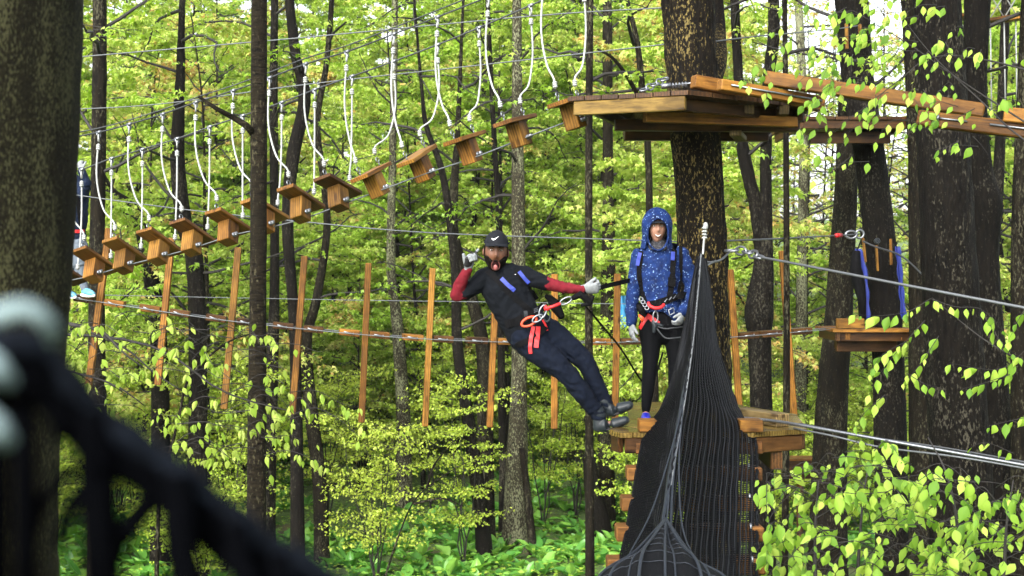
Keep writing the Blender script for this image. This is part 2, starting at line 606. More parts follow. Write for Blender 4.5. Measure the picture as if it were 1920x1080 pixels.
def trunk_mb(mb, pts, n, hi=0.0, seed=0.0, zscale=.55):
    """pts rows x y z r; hi: relief of the bark in metres"""
    R = len(pts)
    vs, fs = [], []
    for i in range(R):
        x, y, z, r = pts[i]
        for k in range(n):
            a = 2 * math.pi * k / n
            ca, sa = math.cos(a), math.sin(a)
            lump = 1 + .06 * noise.noise(Vector((ca * 1.2 + seed, sa * 1.2, z * .7)))
            rr = r * lump
            if hi:
                q = Vector((ca * r * 26 + seed, sa * r * 26, z * 26 * zscale * .22))
                v = noise.noise(q) + .5 * noise.noise(q * 2.1)
                rr += hi * (abs(v) * 1.6 - .5)
            vs.append((x + rr * ca, y + rr * sa, z))
    for i in range(R - 1):
        for k in range(n):
            fs.append((i * n + k, i * n + (k + 1) % n, (i + 1) * n + (k + 1) % n, (i + 1) * n + k))
    fs.append(tuple((R - 1) * n + k for k in range(n)))
    mb.add(vs, fs)


def traced_tree(name, label, pxs, d, mat, limbs=0, lz=(3.5, 12), llen=1.6, top=13.0, relief=0.0, leaf=.085, extra=None, tint=.5, ground_it=True, cat='tree', group=None, up_ext=True):
    """tree whose trunk follows (x, y, width) of the photograph at distance d, from the ground to above the frame"""
    rows = []
    for (x, y, w) in pxs:
        p = P(x, y, d)
        rows.append((p.x, p.y, p.z, w / F * d / 2))
    rows.sort(key=lambda r: r[2])
    gz = ground_z(rows[0][0], d)
    if ground_it and rows[0][2] > gz - .3:
        a, b = rows[0], rows[min(1, len(rows) - 1)]
        k = (gz - .3 - a[2]) / (a[2] - b[2] - 1e-6) if abs(a[2] - b[2]) > .01 else 0
        k = max(-.6, min(.6, k * .3))
        rows.insert(0, (a[0] + (a[0] - b[0]) * k, d, gz - .3, a[3] * 1.18 + .01))
    if up_ext and rows[-1][2] < top:
        a, b = rows[-1], rows[-2]
        s = (top - a[2]) * .5
        dx = max(-.12, min(.12, (a[0] - b[0]) / max(.2, a[2] - b[2])))
        rows.append((a[0] + dx * s, d + .04, a[2] + s, a[3] * .9))
        rows.append((a[0] + dx * s * 1.6, d, top, max(.01, a[3] * .6)))
    H = rows[-1][2] - rows[0][2]
    wmax = max(w for _, _, w in pxs)
    nn = int(min(72, max(8, wmax * .75)))
    step = .035 if relief else .22
    sp = spline(rows, max(8, int(H / step)))
    sp[:, 3] = np.maximum(sp[:, 3], .006)
    root = thing(name, label, cat, (float(sp[0][0]), d, gz), group)
    mb = MB(); trunk_mb(mb, sp, nn, relief, RNG.uniform(0, 50))
    mb.build('trunk', mat, root)
    if limbs or extra:
        rg = np.random.default_rng(int(abs(pxs[0][0]) * 13 + d * 7) % 99991)
        br, lf = MB(), Leafage()
        zz = sp[:, 2]
        def fn(z):
            i = int(np.clip(np.searchsorted(zz, z), 0, len(sp) - 1))
            return sp[i][0], sp[i][1], sp[i][3]
        if limbs:
            grow(rg, br, lf, fn, lz[0], lz[1], int(limbs * 1.3), lambda z: llen * 1.35, leaf, 6, 2, 5, .026, tint)
        for e in (extra or []):
            ep = [P(x, y, dd) for x, y, dd, w in e]
            ws = [w / F * dd / 2 for x, y, dd, w in e]
            es = spline([(*p, w) for p, w in zip(ep, ws)], 6 * len(e))
            lb_ = MB(); lb_.tube([r[:3] for r in es], [max(.003, r[3]) * (1 + .07 * noise.noise(Vector((r[2] * 3, r[0], 0)))) for r in es], 10, True)
            lb_.build('limb', mat, root)
        if br.v: br.build('branch', M_TWIG, root)['kind'] = 'stuff'
        if lf.p:
            me = lf.mesh('crown', T_FAR if d > 20 else T_MAPLE, M_LEAF, WM[root.name].to_translation())
            c = bpy.data.objects.new('crown', me)
            place(c, root, WM[root.name]); tag(c, kind='stuff')
    return root


# ------------------------------------------------------------------ the trunks one can pick out
traced_tree('mossy_tree', 'huge olive barked trunk flecked with lichen, standing close beside the blurred rope netting',
            [(-70, -700, 440), (-82, -80, 450), (-80, 0, 452), (-93, 250, 456), (-108, 540, 458), (-125, 800, 464), (-135, 1080, 476), (-140, 1300, 500)], 4.5, M_BARK_NEAR, relief=.004, top=11)
traced_tree('platform_tree', 'thick dark fissured tree trunk that carries both wooden platforms, behind the hooded woman',
            [(1289, -60, 95), (1290, 0, 94), (1300, 200, 92), (1313, 380, 90), (1321, 600, 90), (1330, 850, 96), (1336, 1080, 106)], 12.5, M_BARK_MAIN, relief=.014, limbs=5, lz=(9.2, 12.5), llen=1.5,
            extra=[[(1320, 190, 12.6, 44), (1344, 120, 12.9, 36), (1350, 60, 13.3, 22), (1347, -20, 13.6, 16), (1350, -90, 13.8, 12)]])
traced_tree('forked_oak', 'broad almost black trunk crossed by the stained beams of the beam bridge',
            [(1752, -60, 96), (1757, 0, 88), (1768, 250, 95), (1777, 420, 99), (1784, 560, 103), (1794, 760, 109), (1803, 1000, 118)], 14.0, M_BARK_DARK, relief=.013, limbs=6, lz=(8.8, 13), llen=1.7)
traced_tree('dark_tree', 'dark trunk close behind the broadest black trunk, with a swollen burl on its side',
            [(1832, -60, 44), (1833, 0, 46), (1828, 180, 44), (1838, 320, 46), (1846, 380, 64), (1846, 470, 52), (1852, 600, 58), (1866, 850, 66), (1872, 1050, 72)], 17.0, M_BARK_DARK, relief=.010, limbs=6, lz=(7.5, 13))
traced_tree('grey_brown_tree', 'greyish brown trunk seen between the blue strapped tree and the broadest black trunk',
            [(1722, 240, 40), (1730, 400, 50), (1736, 560, 62), (1742, 720, 76), (1748, 900, 84), (1750, 1040, 90)], 18.5, M_BARK_MID, relief=.008, limbs=4, lz=(9, 13))
traced_tree('strapped_tree', 'dark tree with blue straps and a small plank platform round its trunk',
            [(1590, -60, 62), (1597, 0, 62), (1608, 150, 60), (1632, 300, 58), (1650, 450, 58), (1661, 590, 60), (1667, 720, 60), (1671, 900, 62), (1673, 1060, 66)], 19.8, M_BARK_DARK, relief=.010, limbs=7, lz=(7.6, 13), llen=1.4)
traced_tree('leaning_tree', 'brown leaning trunk next to the small far platform, its foot hidden by fresh leaves',
            [(1600, 60, 36), (1592, 200, 40), (1588, 320, 42), (1581, 450, 46), (1572, 600, 52), (1562, 740, 58), (1556, 850, 64), (1553, 960, 70)], 21.5, M_BARK_MID, relief=.008, limbs=6, lz=(7, 13))
traced_tree('forked_tree', 'dark crooked trunk with a swollen fork at mid height beyond the platform tree',
            [(1386, 180, 18), (1389, 250, 22), (1403, 330, 25), (1418, 390, 27), (1429, 480, 30), (1426, 545, 46), (1423, 590, 54), (1424, 640, 44), (1427, 780, 42), (1428, 920, 46)], 22.0, M_BARK_DARK, relief=.007, limbs=5, lz=(6.5, 12),
            extra=[[(1430, 600, 22.0, 34), (1438, 540, 21.9, 26), (1437, 430, 21.9, 24), (1436, 300, 21.9, 22), (1441, 150, 21.9, 22), (1451, 60, 21.9, 23), (1448, -60, 21.9, 20)]])
traced_tree('thin_tree', 'straight thin dark stem rising past the lower deck beside the weathered timber block',
            [(1470, -60, 10), (1471, 0, 10), (1474, 300, 11), (1475, 700, 13), (1471, 1080, 14)], 15.5, M_BARK_MID, limbs=5, lz=(7.4, 11), llen=1.1)
traced_tree('pale_tree', 'pale grey slim trunk between the crooked forked tree and the leaning brown trunk',
            [(1499, 40, 16), (1507, 250, 17), (1503, 540, 20), (1500, 760, 23)], 33, M_BARK_LICHEN, limbs=6, lz=(6, 13))
traced_tree('edge_tree', 'dark trunk cut by the edge of the picture beyond the ends of the stained beams',
            [(1925, 120, 30), (1916, 300, 30), (1912, 500, 33), (1914, 800, 36), (1916, 1000, 40)], 16.5, M_BARK_MID, relief=.006, limbs=5, lz=(6.5, 12))
traced_tree('slim_tree', 'slim dark trunk in the leafy gap between the broadest black trunk and the edge trunk',
            [(1878, 200, 18), (1872, 330, 22), (1862, 450, 26), (1854, 560, 29), (1850, 800, 34)], 24, M_BARK_DARK, limbs=6, lz=(5.5, 12))
traced_tree('brown_tree', 'dark upright trunk behind the white rope steps nearest the mossy trunk',
            [(187, -60, 25), (187, 0, 25), (186, 200, 27), (183, 400, 28), (181, 560, 30), (183, 800, 34), (184, 960, 38)], 19.4, M_BARK_MID, relief=.006, limbs=7, lz=(6, 13))
traced_tree('straight_tree', 'straight brown trunk standing in front of one swinging step, with a dead side branch',
            [(487, -60, 30), (486, 0, 30), (485, 300, 31), (484, 520, 31), (482, 760, 34), (481, 1000, 37), (480, 1300, 42)], 11.6, M_BARK_RING, relief=.003, limbs=0,
            extra=[[(476, 252, 11.6, 15), (462, 236, 11.5, 13), (440, 222, 11.5, 11), (405, 203, 11.4, 8), (372, 181, 11.4, 5)]])
traced_tree('twin_tree', 'thin dark trunk just beyond the straight brown trunk, almost touching it in view',
            [(514, -60, 13), (515, 0, 14), (513, 200, 16), (515, 500, 18), (510, 700, 24), (502, 920, 30)], 25, M_BARK_DARK, limbs=7, lz=(5, 13))
traced_tree('wavy_tree', 'dark trunk bending like a bow behind the swinging steps',
            [(541, -60, 17), (543, 0, 18), (554, 100, 20), (571, 185, 24), (550, 290, 25), (539, 420, 22), (551, 600, 20), (556, 800, 24)], 22, M_BARK_DARK, relief=.004, limbs=6, lz=(6, 13))
traced_tree('snaking_tree', 'slender snaking trunk behind the hanging posts, rising from broad ground leaves',
            [(624, -60, 9), (622, 0, 10), (612, 120, 11), (594, 230, 13), (606, 330, 14), (613, 430, 14), (594, 560, 18), (574, 640, 22), (582, 760, 26), (599, 900, 28), (603, 1030, 30)], 25.5, M_BARK_MID, limbs=8, lz=(4.5, 13))
traced_tree('lumpy_tree', 'stout dark trunk behind the lowest swinging steps and the leaning hanging posts',
            [(341, 20, 12), (338, 150, 18), (333, 300, 27), (346, 420, 30), (366, 500, 33), (371, 700, 34), (370, 900, 38)], 24, M_BARK_DARK, relief=.006, limbs=9, lz=(5, 13), llen=2)
traced_tree('arching_tree', 'arching dark trunk that curves over towards the thin trunk behind the rope steps',
            [(178, 300, 10), (205, 352, 18), (238, 378, 26), (266, 424, 30), (283, 520, 31), (298, 650, 33), (302, 900, 38)], 25, M_BARK_DARK, relief=.006, limbs=5, lz=(5, 7), up_ext=False)
traced_tree('sinuous_tree', 'thin sinuous dark tree close behind the raised gloved hand of the leaning man',
            [(780, 40, 5), (792, 180, 7), (800, 240, 10), (826, 310, 13), (842, 400, 15), (855, 520, 18), (858, 650, 20), (880, 800, 25), (904, 980, 30)], 25.5, M_BARK_DARK, limbs=8, lz=(4, 12))
traced_tree('crossing_tree', 'dark tree whose stem crosses the sinuous one behind the leaning man',
            [(866, 60, 6), (858, 250, 11), (852, 340, 16), (850, 430, 18), (872, 520, 22), (905, 650, 27), (910, 850, 31), (912, 990, 34)], 27, M_BARK_MID, limbs=8, lz=(4, 12))
traced_tree('lichened_tree', 'lichen spotted trunk standing behind the cap of the leaning man and below him',
            [(968, -60, 15), (969, 0, 17), (970, 240, 22), (972, 400, 26), (973, 700, 29), (969, 880, 42), (965, 1010, 52)], 27, M_BARK_LICHEN, relief=.004, limbs=8, lz=(5.5, 13))
traced_tree('leaning_sapling', 'thin grey stem slanting off beside the foot of the lichen spotted trunk',
            [(978, 840, 12), (988, 920, 14), (1000, 1040, 17)], 26, M_BARK_MID, limbs=0, up_ext=False)
traced_tree('tall_sapling', 'thin pole like stem rising behind the second step from the upper platform',
            [(912, -60, 7), (914, 0, 8), (926, 250, 10), (936, 430, 12), (940, 700, 15), (944, 900, 18)], 29, M_BARK_DARK, limbs=9, lz=(4, 13))
traced_tree('upright_sapling', 'upright thin brown stem seen between the two climbers, behind the gripping glove',
            [(1106, -60, 13), (1106, 0, 13), (1104, 300, 14), (1104, 600, 15), (1106, 1080, 18)], 17.5, M_BARK_MID, limbs=6, lz=(7, 12), llen=1.4)
traced_tree('bent_sapling', 'thin stem rising above the blue hood of the woman',
            [(1170, -60, 6), (1176, 0, 8), (1195, 80, 11), (1207, 200, 13), (1216, 300, 13), (1219, 480, 14), (1228, 760, 16), (1228, 940, 18)], 18, M_BARK_MID, limbs=6, lz=(6.5, 11), llen=1.3,
            extra=[[(1206, 200, 18, 10), (1180, 150, 17.8, 8), (1150, 110, 17.6, 6), (1120, 92, 17.5, 4)]])
traced_tree('shaded_tree', 'dim brown trunk in the wood behind the hanging post between the two climbers',
            [(1140, 280, 20), (1141, 500, 26), (1136, 700, 29), (1136, 860, 32)], 30, M_BARK_MID, relief=.004, limbs=7, lz=(5, 13))
traced_tree('mottled_tree', 'mottled pale trunk deep in the wood below the middle swinging steps',
            [(736, 300, 14), (733, 500, 18), (744, 600, 22), (755, 750, 26), (757, 860, 30)], 31, M_BARK_LICHEN, limbs=7, lz=(5.5, 13))
traced_tree('stumpy_tree', 'dark leaning stub of a trunk on the ground below the leaning man',
            [(1105, 860, 24), (1112, 920, 34), (1122, 985, 48)], 29, M_BARK_DARK, relief=.005, limbs=0, up_ext=False)

# ------------------------------------------------------------------ the wood behind: young maples
def filler(seed, H, z0, nb, Lmax, lsize, tint, r0=.10, dens=(9, 5, 7)):
    rg = np.random.default_rng(seed)
    rows = []
    x = y = 0.0; vx = rg.normal(0, .03); vy = rg.normal(0, .03)
    for z in np.linspace(-.4, H, 26):
        vx += rg.normal(0, .025); vy += rg.normal(0, .025); vx *= .9; vy *= .9
        x += vx * H / 25; y += vy * H / 25
        rows.append((x, y, z, max(.012, r0 * (1 - .85 * max(0, z) / H))))
    tm = MB(); trunk_mb(tm, rows, 9, 0, seed)
    R = np.array(rows)
    fn = lambda z: (np.interp(z, R[:, 2], R[:, 0]), np.interp(z, R[:, 2], R[:, 1]), np.interp(z, R[:, 2], R[:, 3]))
    bm_, lf = MB(), Leafage()
    ln = lambda z: Lmax * (.45 + .55 * math.sin(math.pi * min(1, max(0, (z - z0) / (H - z0)) * .8 + .2)))
    grow(rg, bm_, lf, fn, z0, H, nb, ln, lsize * .86, *dens, .03, tint)
    a = mesh_np('trunk', tm.v, tm.f); a.materials.append(M_BARK_DARK if seed % 2 else M_BARK_MID)
    b = mesh_np('branch', bm_.v, bm_.f); b.materials.append(M_TWIG)
    c = lf.mesh('crown', T_FAR, M_LEAF)
    return a, b, c


TALL = [filler(11, 14, 1.6, 62, 3.0, .135, .55), filler(12, 12.5, 1.2, 58, 2.8, .125, .62, .085), filler(13, 15, 2.2, 64, 3.2, .14, .46, .12),
        filler(14, 11, 1.2, 54, 2.6, .125, .72, .07)]
MID = [filler(21, 10.2, 2.3, 46, 2.5, .125, .62, .075), filler(22, 9.6, 1.9, 42, 2.4, .12, .72, .065)]
AIRT = [filler(51, 11, 1.5, 34, 2.4, .12, .75, .06, (5, 3, 4)), filler(52, 12.5, 2.0, 36, 2.6, .125, .85, .07, (5, 3, 4))]
LOW = [filler(15, 7.0, .9, 42, 2.1, .12, .5, .05), filler(16, 6.0, .7, 38, 2.0, .115, .6, .045)]


def put_tree(meshes, x, y, rz, s, label, group, name='maple_tree'):
    z = ground_z(x, y)
    root = bpy.data.objects.new(name, None)
    place(root, None, Matrix.Translation((x, y, z - .05)) @ Matrix.Rotation(rz, 4, 'Z') @ Matrix.Scale(s, 4))
    tag(root, label, 'tree', group)
    for me, nm in zip(meshes, ('trunk', 'branch', 'crown')):
        o = bpy.data.objects.new(nm, me)
        place(o, root, WM[root.name])
        if nm != 'trunk': o['kind'] = 'stuff'
    return root


spots = []
rows_d = [(22.5, 6), (26, 7), (29.5, 8), (33.5, 9), (38, 10), (43, 10), (49, 11), (56, 12), (64, 13), (74, 14)]
for d, cnt in rows_d:
    for i in range(cnt):
        u = (i + RNG.uniform(.15, .85)) / cnt
        px = -150 + 2220 * u
        dd = d + RNG.uniform(-1.5, 1.5)
        x = (px - 960) / F * dd
        gap = 1370 < px < 1800
        if dd < 32.5 and 380 < px < 1200 and RNG.random() < .8: continue
        if dd < 27 and RNG.random() < .3: continue
        if gap and dd < 60:
            if dd < 30 and RNG.random() < .5: continue
            meshes = LOW[RNG.randrange(2)] if RNG.random() < .6 else AIRT[RNG.randrange(2)]; s = RNG.uniform(.8, 1.05)
            if RNG.random() < .3: continue
        else:
            if gap and RNG.random() < .75: continue
            meshes = (MID[RNG.randrange(2)] if dd < 37 else TALL[RNG.randrange(4)]) if RNG.random() < .84 else LOW[RNG.randrange(2)]
            s = RNG.uniform(.85, 1.2) * (1 + max(0, dd - 45) * .006)
        short = meshes in LOW
        put_tree(meshes, x, dd, RNG.uniform(0, 6.28), s,
                 'low young tree with pale yellow green spring leaves deep in the wood' if short else 'slender tall tree with fresh yellow green maple leaves deep in the wood',
                 'low young trees deep in the wood' if short else 'tall leafy trees deep in the wood')


# more of the far wood, closing the view behind the hanging posts
for d, cnt, kinds in [(34, 9, 'LM'), (37, 10, 'TL'), (41, 11, 'TM'), (45, 11, 'TL'), (52, 12, 'T'), (60, 12, 'T'), (68, 12, 'T'), (80, 16, 'T')]:
    for i in range(cnt):
        px = -120 + 1500 * (i + RNG.uniform(.1, .9)) / cnt
        if d >= 60 and i % 4 == 3: px = 1790 + RNG.uniform(0, 200)
        if 1350 < px < 1790: continue
        dd = d + RNG.uniform(-1.6, 1.6)
        kd = kinds[RNG.randrange(len(kinds))]
        meshes = {'T': TALL[RNG.randrange(4)] if RNG.random() < .72 else AIRT[RNG.randrange(2)], 'M': MID[RNG.randrange(2)], 'L': LOW[RNG.randrange(2)]}[kd]
        put_tree(meshes, (px - 960) / F * dd, dd, RNG.uniform(0, 6.28), RNG.uniform(.85, 1.2) * (1 + max(0, dd - 50) * .006),
                 'low young tree with pale yellow green spring leaves deep in the wood' if kd == 'L' else 'slender tall tree with fresh yellow green maple leaves deep in the wood',
                 'low young trees deep in the wood' if kd == 'L' else 'tall leafy trees deep in the wood')


# thin airy trees against the pale sky beyond the beams
for k in range(17):
    dd = RNG.uniform(36, 74); px = 1370 + 430 * (k + RNG.random()) / 17
    put_tree(AIRT[k % 2], (px - 960) / F * dd, dd, RNG.uniform(0, 6.28), RNG.uniform(.9, 1.15) * (1 + max(0, dd - 45) * .008),
             'thin airy tree with sparse pale leaves against the bright sky behind the beam bridge', 'airy trees behind the beam bridge')


# ------------------------------------------------------------------ understorey shrubs with fine leaves
def shrub(seed, H, spread, nst, lsize, tint):
    rg = np.random.default_rng(seed)
    mb, lf = MB(), Leafage()
    for i in range(nst):
        a = rg.uniform(0, 6.28); r = spread * rg.uniform(.2, 1)
        top = np.array([math.cos(a) * r, math.sin(a) * r, H * rg.uniform(.55, 1)])
        pts = [np.array([math.cos(a) * .05, math.sin(a) * .05, -.05])]
        for k in range(1, 6):
            t = k / 5
            pts.append(np.array([top[0] * t ** 1.4, top[1] * t ** 1.4, top[2] * t]) + rg.normal(0, .04, 3))
        mb.tube(pts, [.013 * (1 - .75 * k / 5) for k in range(6)], 4, False)
        for k in range(2, 6):
            for q in range(4):
                e = pts[k] + np.array([rg.normal(0, .3), rg.normal(0, .3), rg.normal(.02, .12)])
                mb.tube([pts[k], (pts[k] + e) / 2 + (0, 0, .03), e], [.005, .004, .002], 3, False)
                for c in range(4):
                    lf.cluster(rg, pts[k] + (e - pts[k]) * (.3 + .23 * c), 5, lsize, tint, (-.2, .9), .035)
    a = mesh_np('stem', mb.v, mb.f); a.materials.append(M_TWIG)
    return a, lf.mesh('leaves', T_SMALL, M_LEAF_LOW)


SHR = [shrub(31, 2.3, 1.2, 14, .062, .65), shrub(32, 1.6, 1.1, 14, .056, .5), shrub(33, 2.9, 1.4, 15, .064, .75)]
shr_spots = []
for d, cnt in [(24.5, 7), (27, 8), (30, 12), (33, 16), (36.5, 18), (41, 18), (46, 18), (52, 16)]:
    for i in range(cnt):
        px = -60 + 2040 * (i + RNG.uniform(.1, .9)) / cnt
        if d < 42 and 440 < px < 1150 and RNG.random() < .88: continue
        shr_spots.append((px, d + RNG.uniform(-1.6, 1.6)))
for px, d in shr_spots:
    x = (px - 960) / F * d
    root = bpy.data.objects.new('shrub', None)
    s = RNG.uniform(.8, 1.2)
    place(root, None, Matrix.Translation((x, d, ground_z(x, d) - .03)) @ Matrix.Rotation(RNG.uniform(0, 6.28), 4, 'Z') @ Matrix.Scale(s, 4))
    tag(root, 'open understorey shrub with thin stems and tiny yellow green leaves', 'shrub', 'fine leaved shrubs on the forest floor')
    for me in SHR[RNG.randrange(3)]:
        o = bpy.data.objects.new(me.name.split('.')[0], me)
        place(o, root, WM[root.name])
        if o.name.startswith('leaves'): o['kind'] = 'stuff'


# airy understorey saplings: thin stems, sparse tiny pale leaves
def airy(seed, H, lsize, tint):
    rg = np.random.default_rng(seed)
    mb, lf = MB(), Leafage()
    for i in range(5):
        a = rg.uniform(0, 6.28); r = rg.uniform(.3, 1.1)
        pts = [np.array([0, 0, -.05])]
        for k in range(1, 8):
            t = k / 7
            pts.append(np.array([math.cos(a) * r * t ** 1.5, math.sin(a) * r * t ** 1.5, H * t * rg.uniform(.92, 1.04)]) + rg.normal(0, .05, 3))
        mb.tube(pts, [.016 * (1 - .8 * k / 7) for k in range(8)], 4, False)
        for k in range(2, 8):
            for q in range(4):
                L = rg.uniform(.5, 1.1); b = rg.uniform(0, 6.28)
                e1 = pts[k] + np.array([math.cos(b) * L * .5, math.sin(b) * L * .5, rg.uniform(0, .2)])
                e2 = e1 + np.array([math.cos(b + .4) * L * .5, math.sin(b + .4) * L * .5, rg.uniform(-.1, .1)])
                mb.tube([pts[k], e1, e2], [.006, .004, .002], 3, False)
                for c in range(7):
                    w = (c + 1) / 7
                    pos = pts[k] + (e1 - pts[k]) * min(1, 2 * w) if w <= .5 else e1 + (e2 - e1) * (2 * w - 1)
                    lf.cluster(rg, pos, 5, lsize, tint, (0, 1.1), .045)
    a = mesh_np('stem', mb.v, mb.f); a.materials.append(M_TWIG)
    return a, lf.mesh('leaves', T_SMALL, M_LEAF_LOW)


AIR = [airy(41, 3.6, .066, .75), airy(42, 4.4, .07, .65), airy(43, 2.8, .06, .85)]
for d, cnt in [(25.5, 5), (28.5, 8), (31.5, 11), (35, 12), (39, 12), (44, 12)]:
    for i in range(cnt):
        px = -60 + (1320 if d < 34 else 2000) * (i + RNG.uniform(.05, .95)) / cnt
        dd = d + RNG.uniform(-1.6, 1.6)
        if d < 34 and 440 < px < 1150 and RNG.random() < .62: continue
        x = (px - 960) / F * dd
        root = bpy.data.objects.new('understorey_sapling', None)
        place(root, None, Matrix.Translation((x, dd, ground_z(x, dd) - .03)) @ Matrix.Rotation(RNG.uniform(0, 6.28), 4, 'Z') @ Matrix.Scale(RNG.uniform(.75, 1.15), 4))
        tag(root, 'airy thin stemmed sapling with sparse tiny pale leaves on the forest floor', 'sapling', 'airy saplings of the understorey')
        for me in AIR[RNG.randrange(3)]:
            o = bpy.data.objects.new(me.name.split('.')[0], me)
            place(o, root, WM[root.name])
            if o.name.startswith('leaves'): o['kind'] = 'stuff'


# ------------------------------------------------------------------ broad ground leaves (each plant a rosette)
def broad_leaf(seed, curl):
    rg = np.random.default_rng(seed)
    vs = []
    prof = [0.04, .62, .98, 1.0, .72, .34, .02]
    for i, w in enumerate(prof):
        t = i / 6
        zb = .55 * t - curl * t * t
        for s in (-1, -.5, 0, .5, 1):
            vs.append((s * w * .27, .12 + t * .95, zb + abs(s) * .13 * w - .05 * s * s * math.sin(t * 9 + seed) + (0 if s else -.02)))
    vs += [(-.018, 0, 0), (.018, 0, 0)]
    fs = [(i * 5 + k, i * 5 + k + 1, (i + 1) * 5 + k + 1, (i + 1) * 5 + k) for i in range(6) for k in range(4)]
    fs += [(35, 36, 3, 1)]
    me = mesh_np('leaf', vs, fs); me.materials.append(M_CABBAGE)
    return me


M_CABBAGES = leaf_mat('broad_ground_leaf_mass', [(0, (.045, .15, .025)), (.5, (.10, .26, .038)), (1, (.19, .37, .06))], .35, 'attr', .3)
BROAD = [broad_leaf(1, .35), broad_leaf(2, .55), broad_leaf(3, .8), broad_leaf(4, .15)]
def rosette(x, y, s):
    z = ground_z(x, y)
    root = bpy.data.objects.new('broad_leaved_plant', None)
    place(root, None, Matrix.Translation((x, y, z)) @ Matrix.Rotation(RNG.uniform(0, 6.28), 4, 'Z'))
    tag(root, 'rosette of broad glossy green leaves growing low on the forest floor', 'plant', 'broad leaved plants on the forest floor')
    n = RNG.randint(6, 8)
    for k in range(n):
        o = bpy.data.objects.new('leaf', BROAD[RNG.randrange(4)])
        L = s * RNG.uniform(.22, .37)
        M = WM[root.name] @ Matrix.Rotation(k * 6.283 / n + RNG.uniform(-.3, .3), 4, 'Z') @ Matrix.Rotation(RNG.uniform(-.15, .75), 4, 'X') @ Matrix.Rotation(RNG.uniform(-.3, .3), 4, 'Y') @ Matrix.Scale(L, 4)
        place(o, root, M)


def cab_spot():
    while True:
        d = 23.6 + 20 * RNG.random()
        px = RNG.uniform(90, 1195) if RNG.random() < .82 else RNG.uniform(1430, 1900)
        x = (px - 960) / F * d
        if noise.noise(Vector((x * .3, d * .3, 4.4))) < -.28: continue
        return x, d


cab = sorted([cab_spot() for _ in range(920)], key=lambda q: q[1])
for x, d in cab[:298]:
    rosette(x, d, RNG.uniform(.9, 1.3))
vs_, fs_, tn_ = [], [], []
proto = [(np.array([v.co[:] for v in m_.vertices]), [tuple(p.vertices) for p in m_.polygons]) for m_ in BROAD]
for x, d in cab[298:]:
    z = ground_z(x, d); s0 = RNG.uniform(.9, 1.35)
    n = 6
    for k in range(n):
        L = s0 * RNG.uniform(.22, .37)
        M = Matrix.Translation((x, d, z)) @ Matrix.Rotation(RNG.uniform(0, 1) + k * 1.05, 4, 'Z') @ Matrix.Rotation(RNG.uniform(-.15, .75), 4, 'X') @ Matrix.Rotation(RNG.uniform(-.3, .3), 4, 'Y') @ Matrix.Scale(L, 4)
        A = np.array(M)
        v, f = proto[RNG.randrange(4)]
        b = len(vs_)
        vs_.extend((v @ A[:3, :3].T + A[:3, 3]).tolist()); fs_.extend([tuple(i + b for i in q) for q in f]); tn_ += [RNG.random()] * len(v)
me = mesh_np('leaves', vs_, fs_)
me.attributes.new('tint', 'FLOAT', 'POINT').data.foreach_set('value', np.array(tn_, np.float32))
me.materials.append(M_CABBAGES)
o = bpy.data.objects.new('broad_leaved_plants', me)
place(o); tag(o, 'spread of broad green leaves further back on the forest floor', 'ground plants', None, 'stuff')

# low green cover that nobody could count
N = 42000
dd = 22 + 50 * NR.random(N) ** 1.4
xx = (NR.uniform(-100, 2020, N) - 960) / F * dd
keep = np.array([noise.noise(Vector((a * .25, b * .25, 9))) > -.22 for a, b in zip(xx, dd)])
xx, dd = xx[keep], dd[keep]
zz = np.array([ground_z(a, b) for a, b in zip(xx, dd)]) + NR.uniform(.0, .22, len(xx))
yaw = NR.uniform(0, 6.28, len(xx))
me = leaves_mesh('ground_cover', T_SMALL, np.stack([xx, dd, zz], 1), np.stack([np.cos(yaw), np.sin(yaw), NR.uniform(-.3, .6, len(xx))], 1),
                 np.array([0, 0, 1.]) + NR.normal(0, .25, (len(xx), 3)), NR.uniform(.05, .13, len(xx)), NR.random(len(xx)), M_COVER)
o = bpy.data.objects.new('ground_cover', me)
place(o); tag(o, 'low mixed green plants covering the forest floor', 'ground cover', None, 'stuff')

# fallen logs and cut ends beyond the small platform
M_CUT = simple('fresh_cut_wood', (.30, .085, .045), .8, bumps=.3, scale=20, var=.35)
M_CHAR = simple('charred_log', (.012, .012, .013), .8, bumps=.5, scale=20)
for (x, y, w, ln, mt, lb) in [(1588, 836, 17, 1.5, M_CUT, 'reddish cut log end lying under the cable bundle by the leaning brown trunk'),
                              (1619, 842, 14, 1.3, M_CHAR, 'blackened log lying against the reddish log under the cable bundle'),
                              (1706, 845, 12, 1.2, M_CUT, 'small reddish sawn log beside the strapped tree under the cable bundle')]:
    c = P(x, y, 40); c.z = ground_z(c.x, 40) + w / F * 40 * .5
    r = w / F * 40 / 1.6
    mb = MB(); mb.tube([c, c + Vector((.25, ln * .5, .02)), c + Vector((.5, ln, .0))], [r, r * 1.05, r * .95], 14)
    tag(mb.build('log', mt, None, c), lb, 'log')
c = P(1500, 878, 24)
crate = thing('crate', 'brown wooden box half hidden by fresh leaves below the lower deck', 'box', (c.x, 24, ground_z(c.x, 24)))
w = .5
mb = MB(); mb.box(Matrix.Translation((c.x, 24, c.z)), .56, .42, .30); mb.build('box_body', M_WOODD, crate, smooth=False)
mb = MB(); mb.box(Matrix.Translation((c.x, 24, c.z + .17)), .62, .48, .035); mb.build('lid', M_WOOD, crate, smooth=False)
mb = MB(); mb.tube([(c.x, 24, ground_z(c.x, 24) - .2), (c.x, 24, c.z - .15)], .06, 8); mb.build('post', M_WOODD, crate)

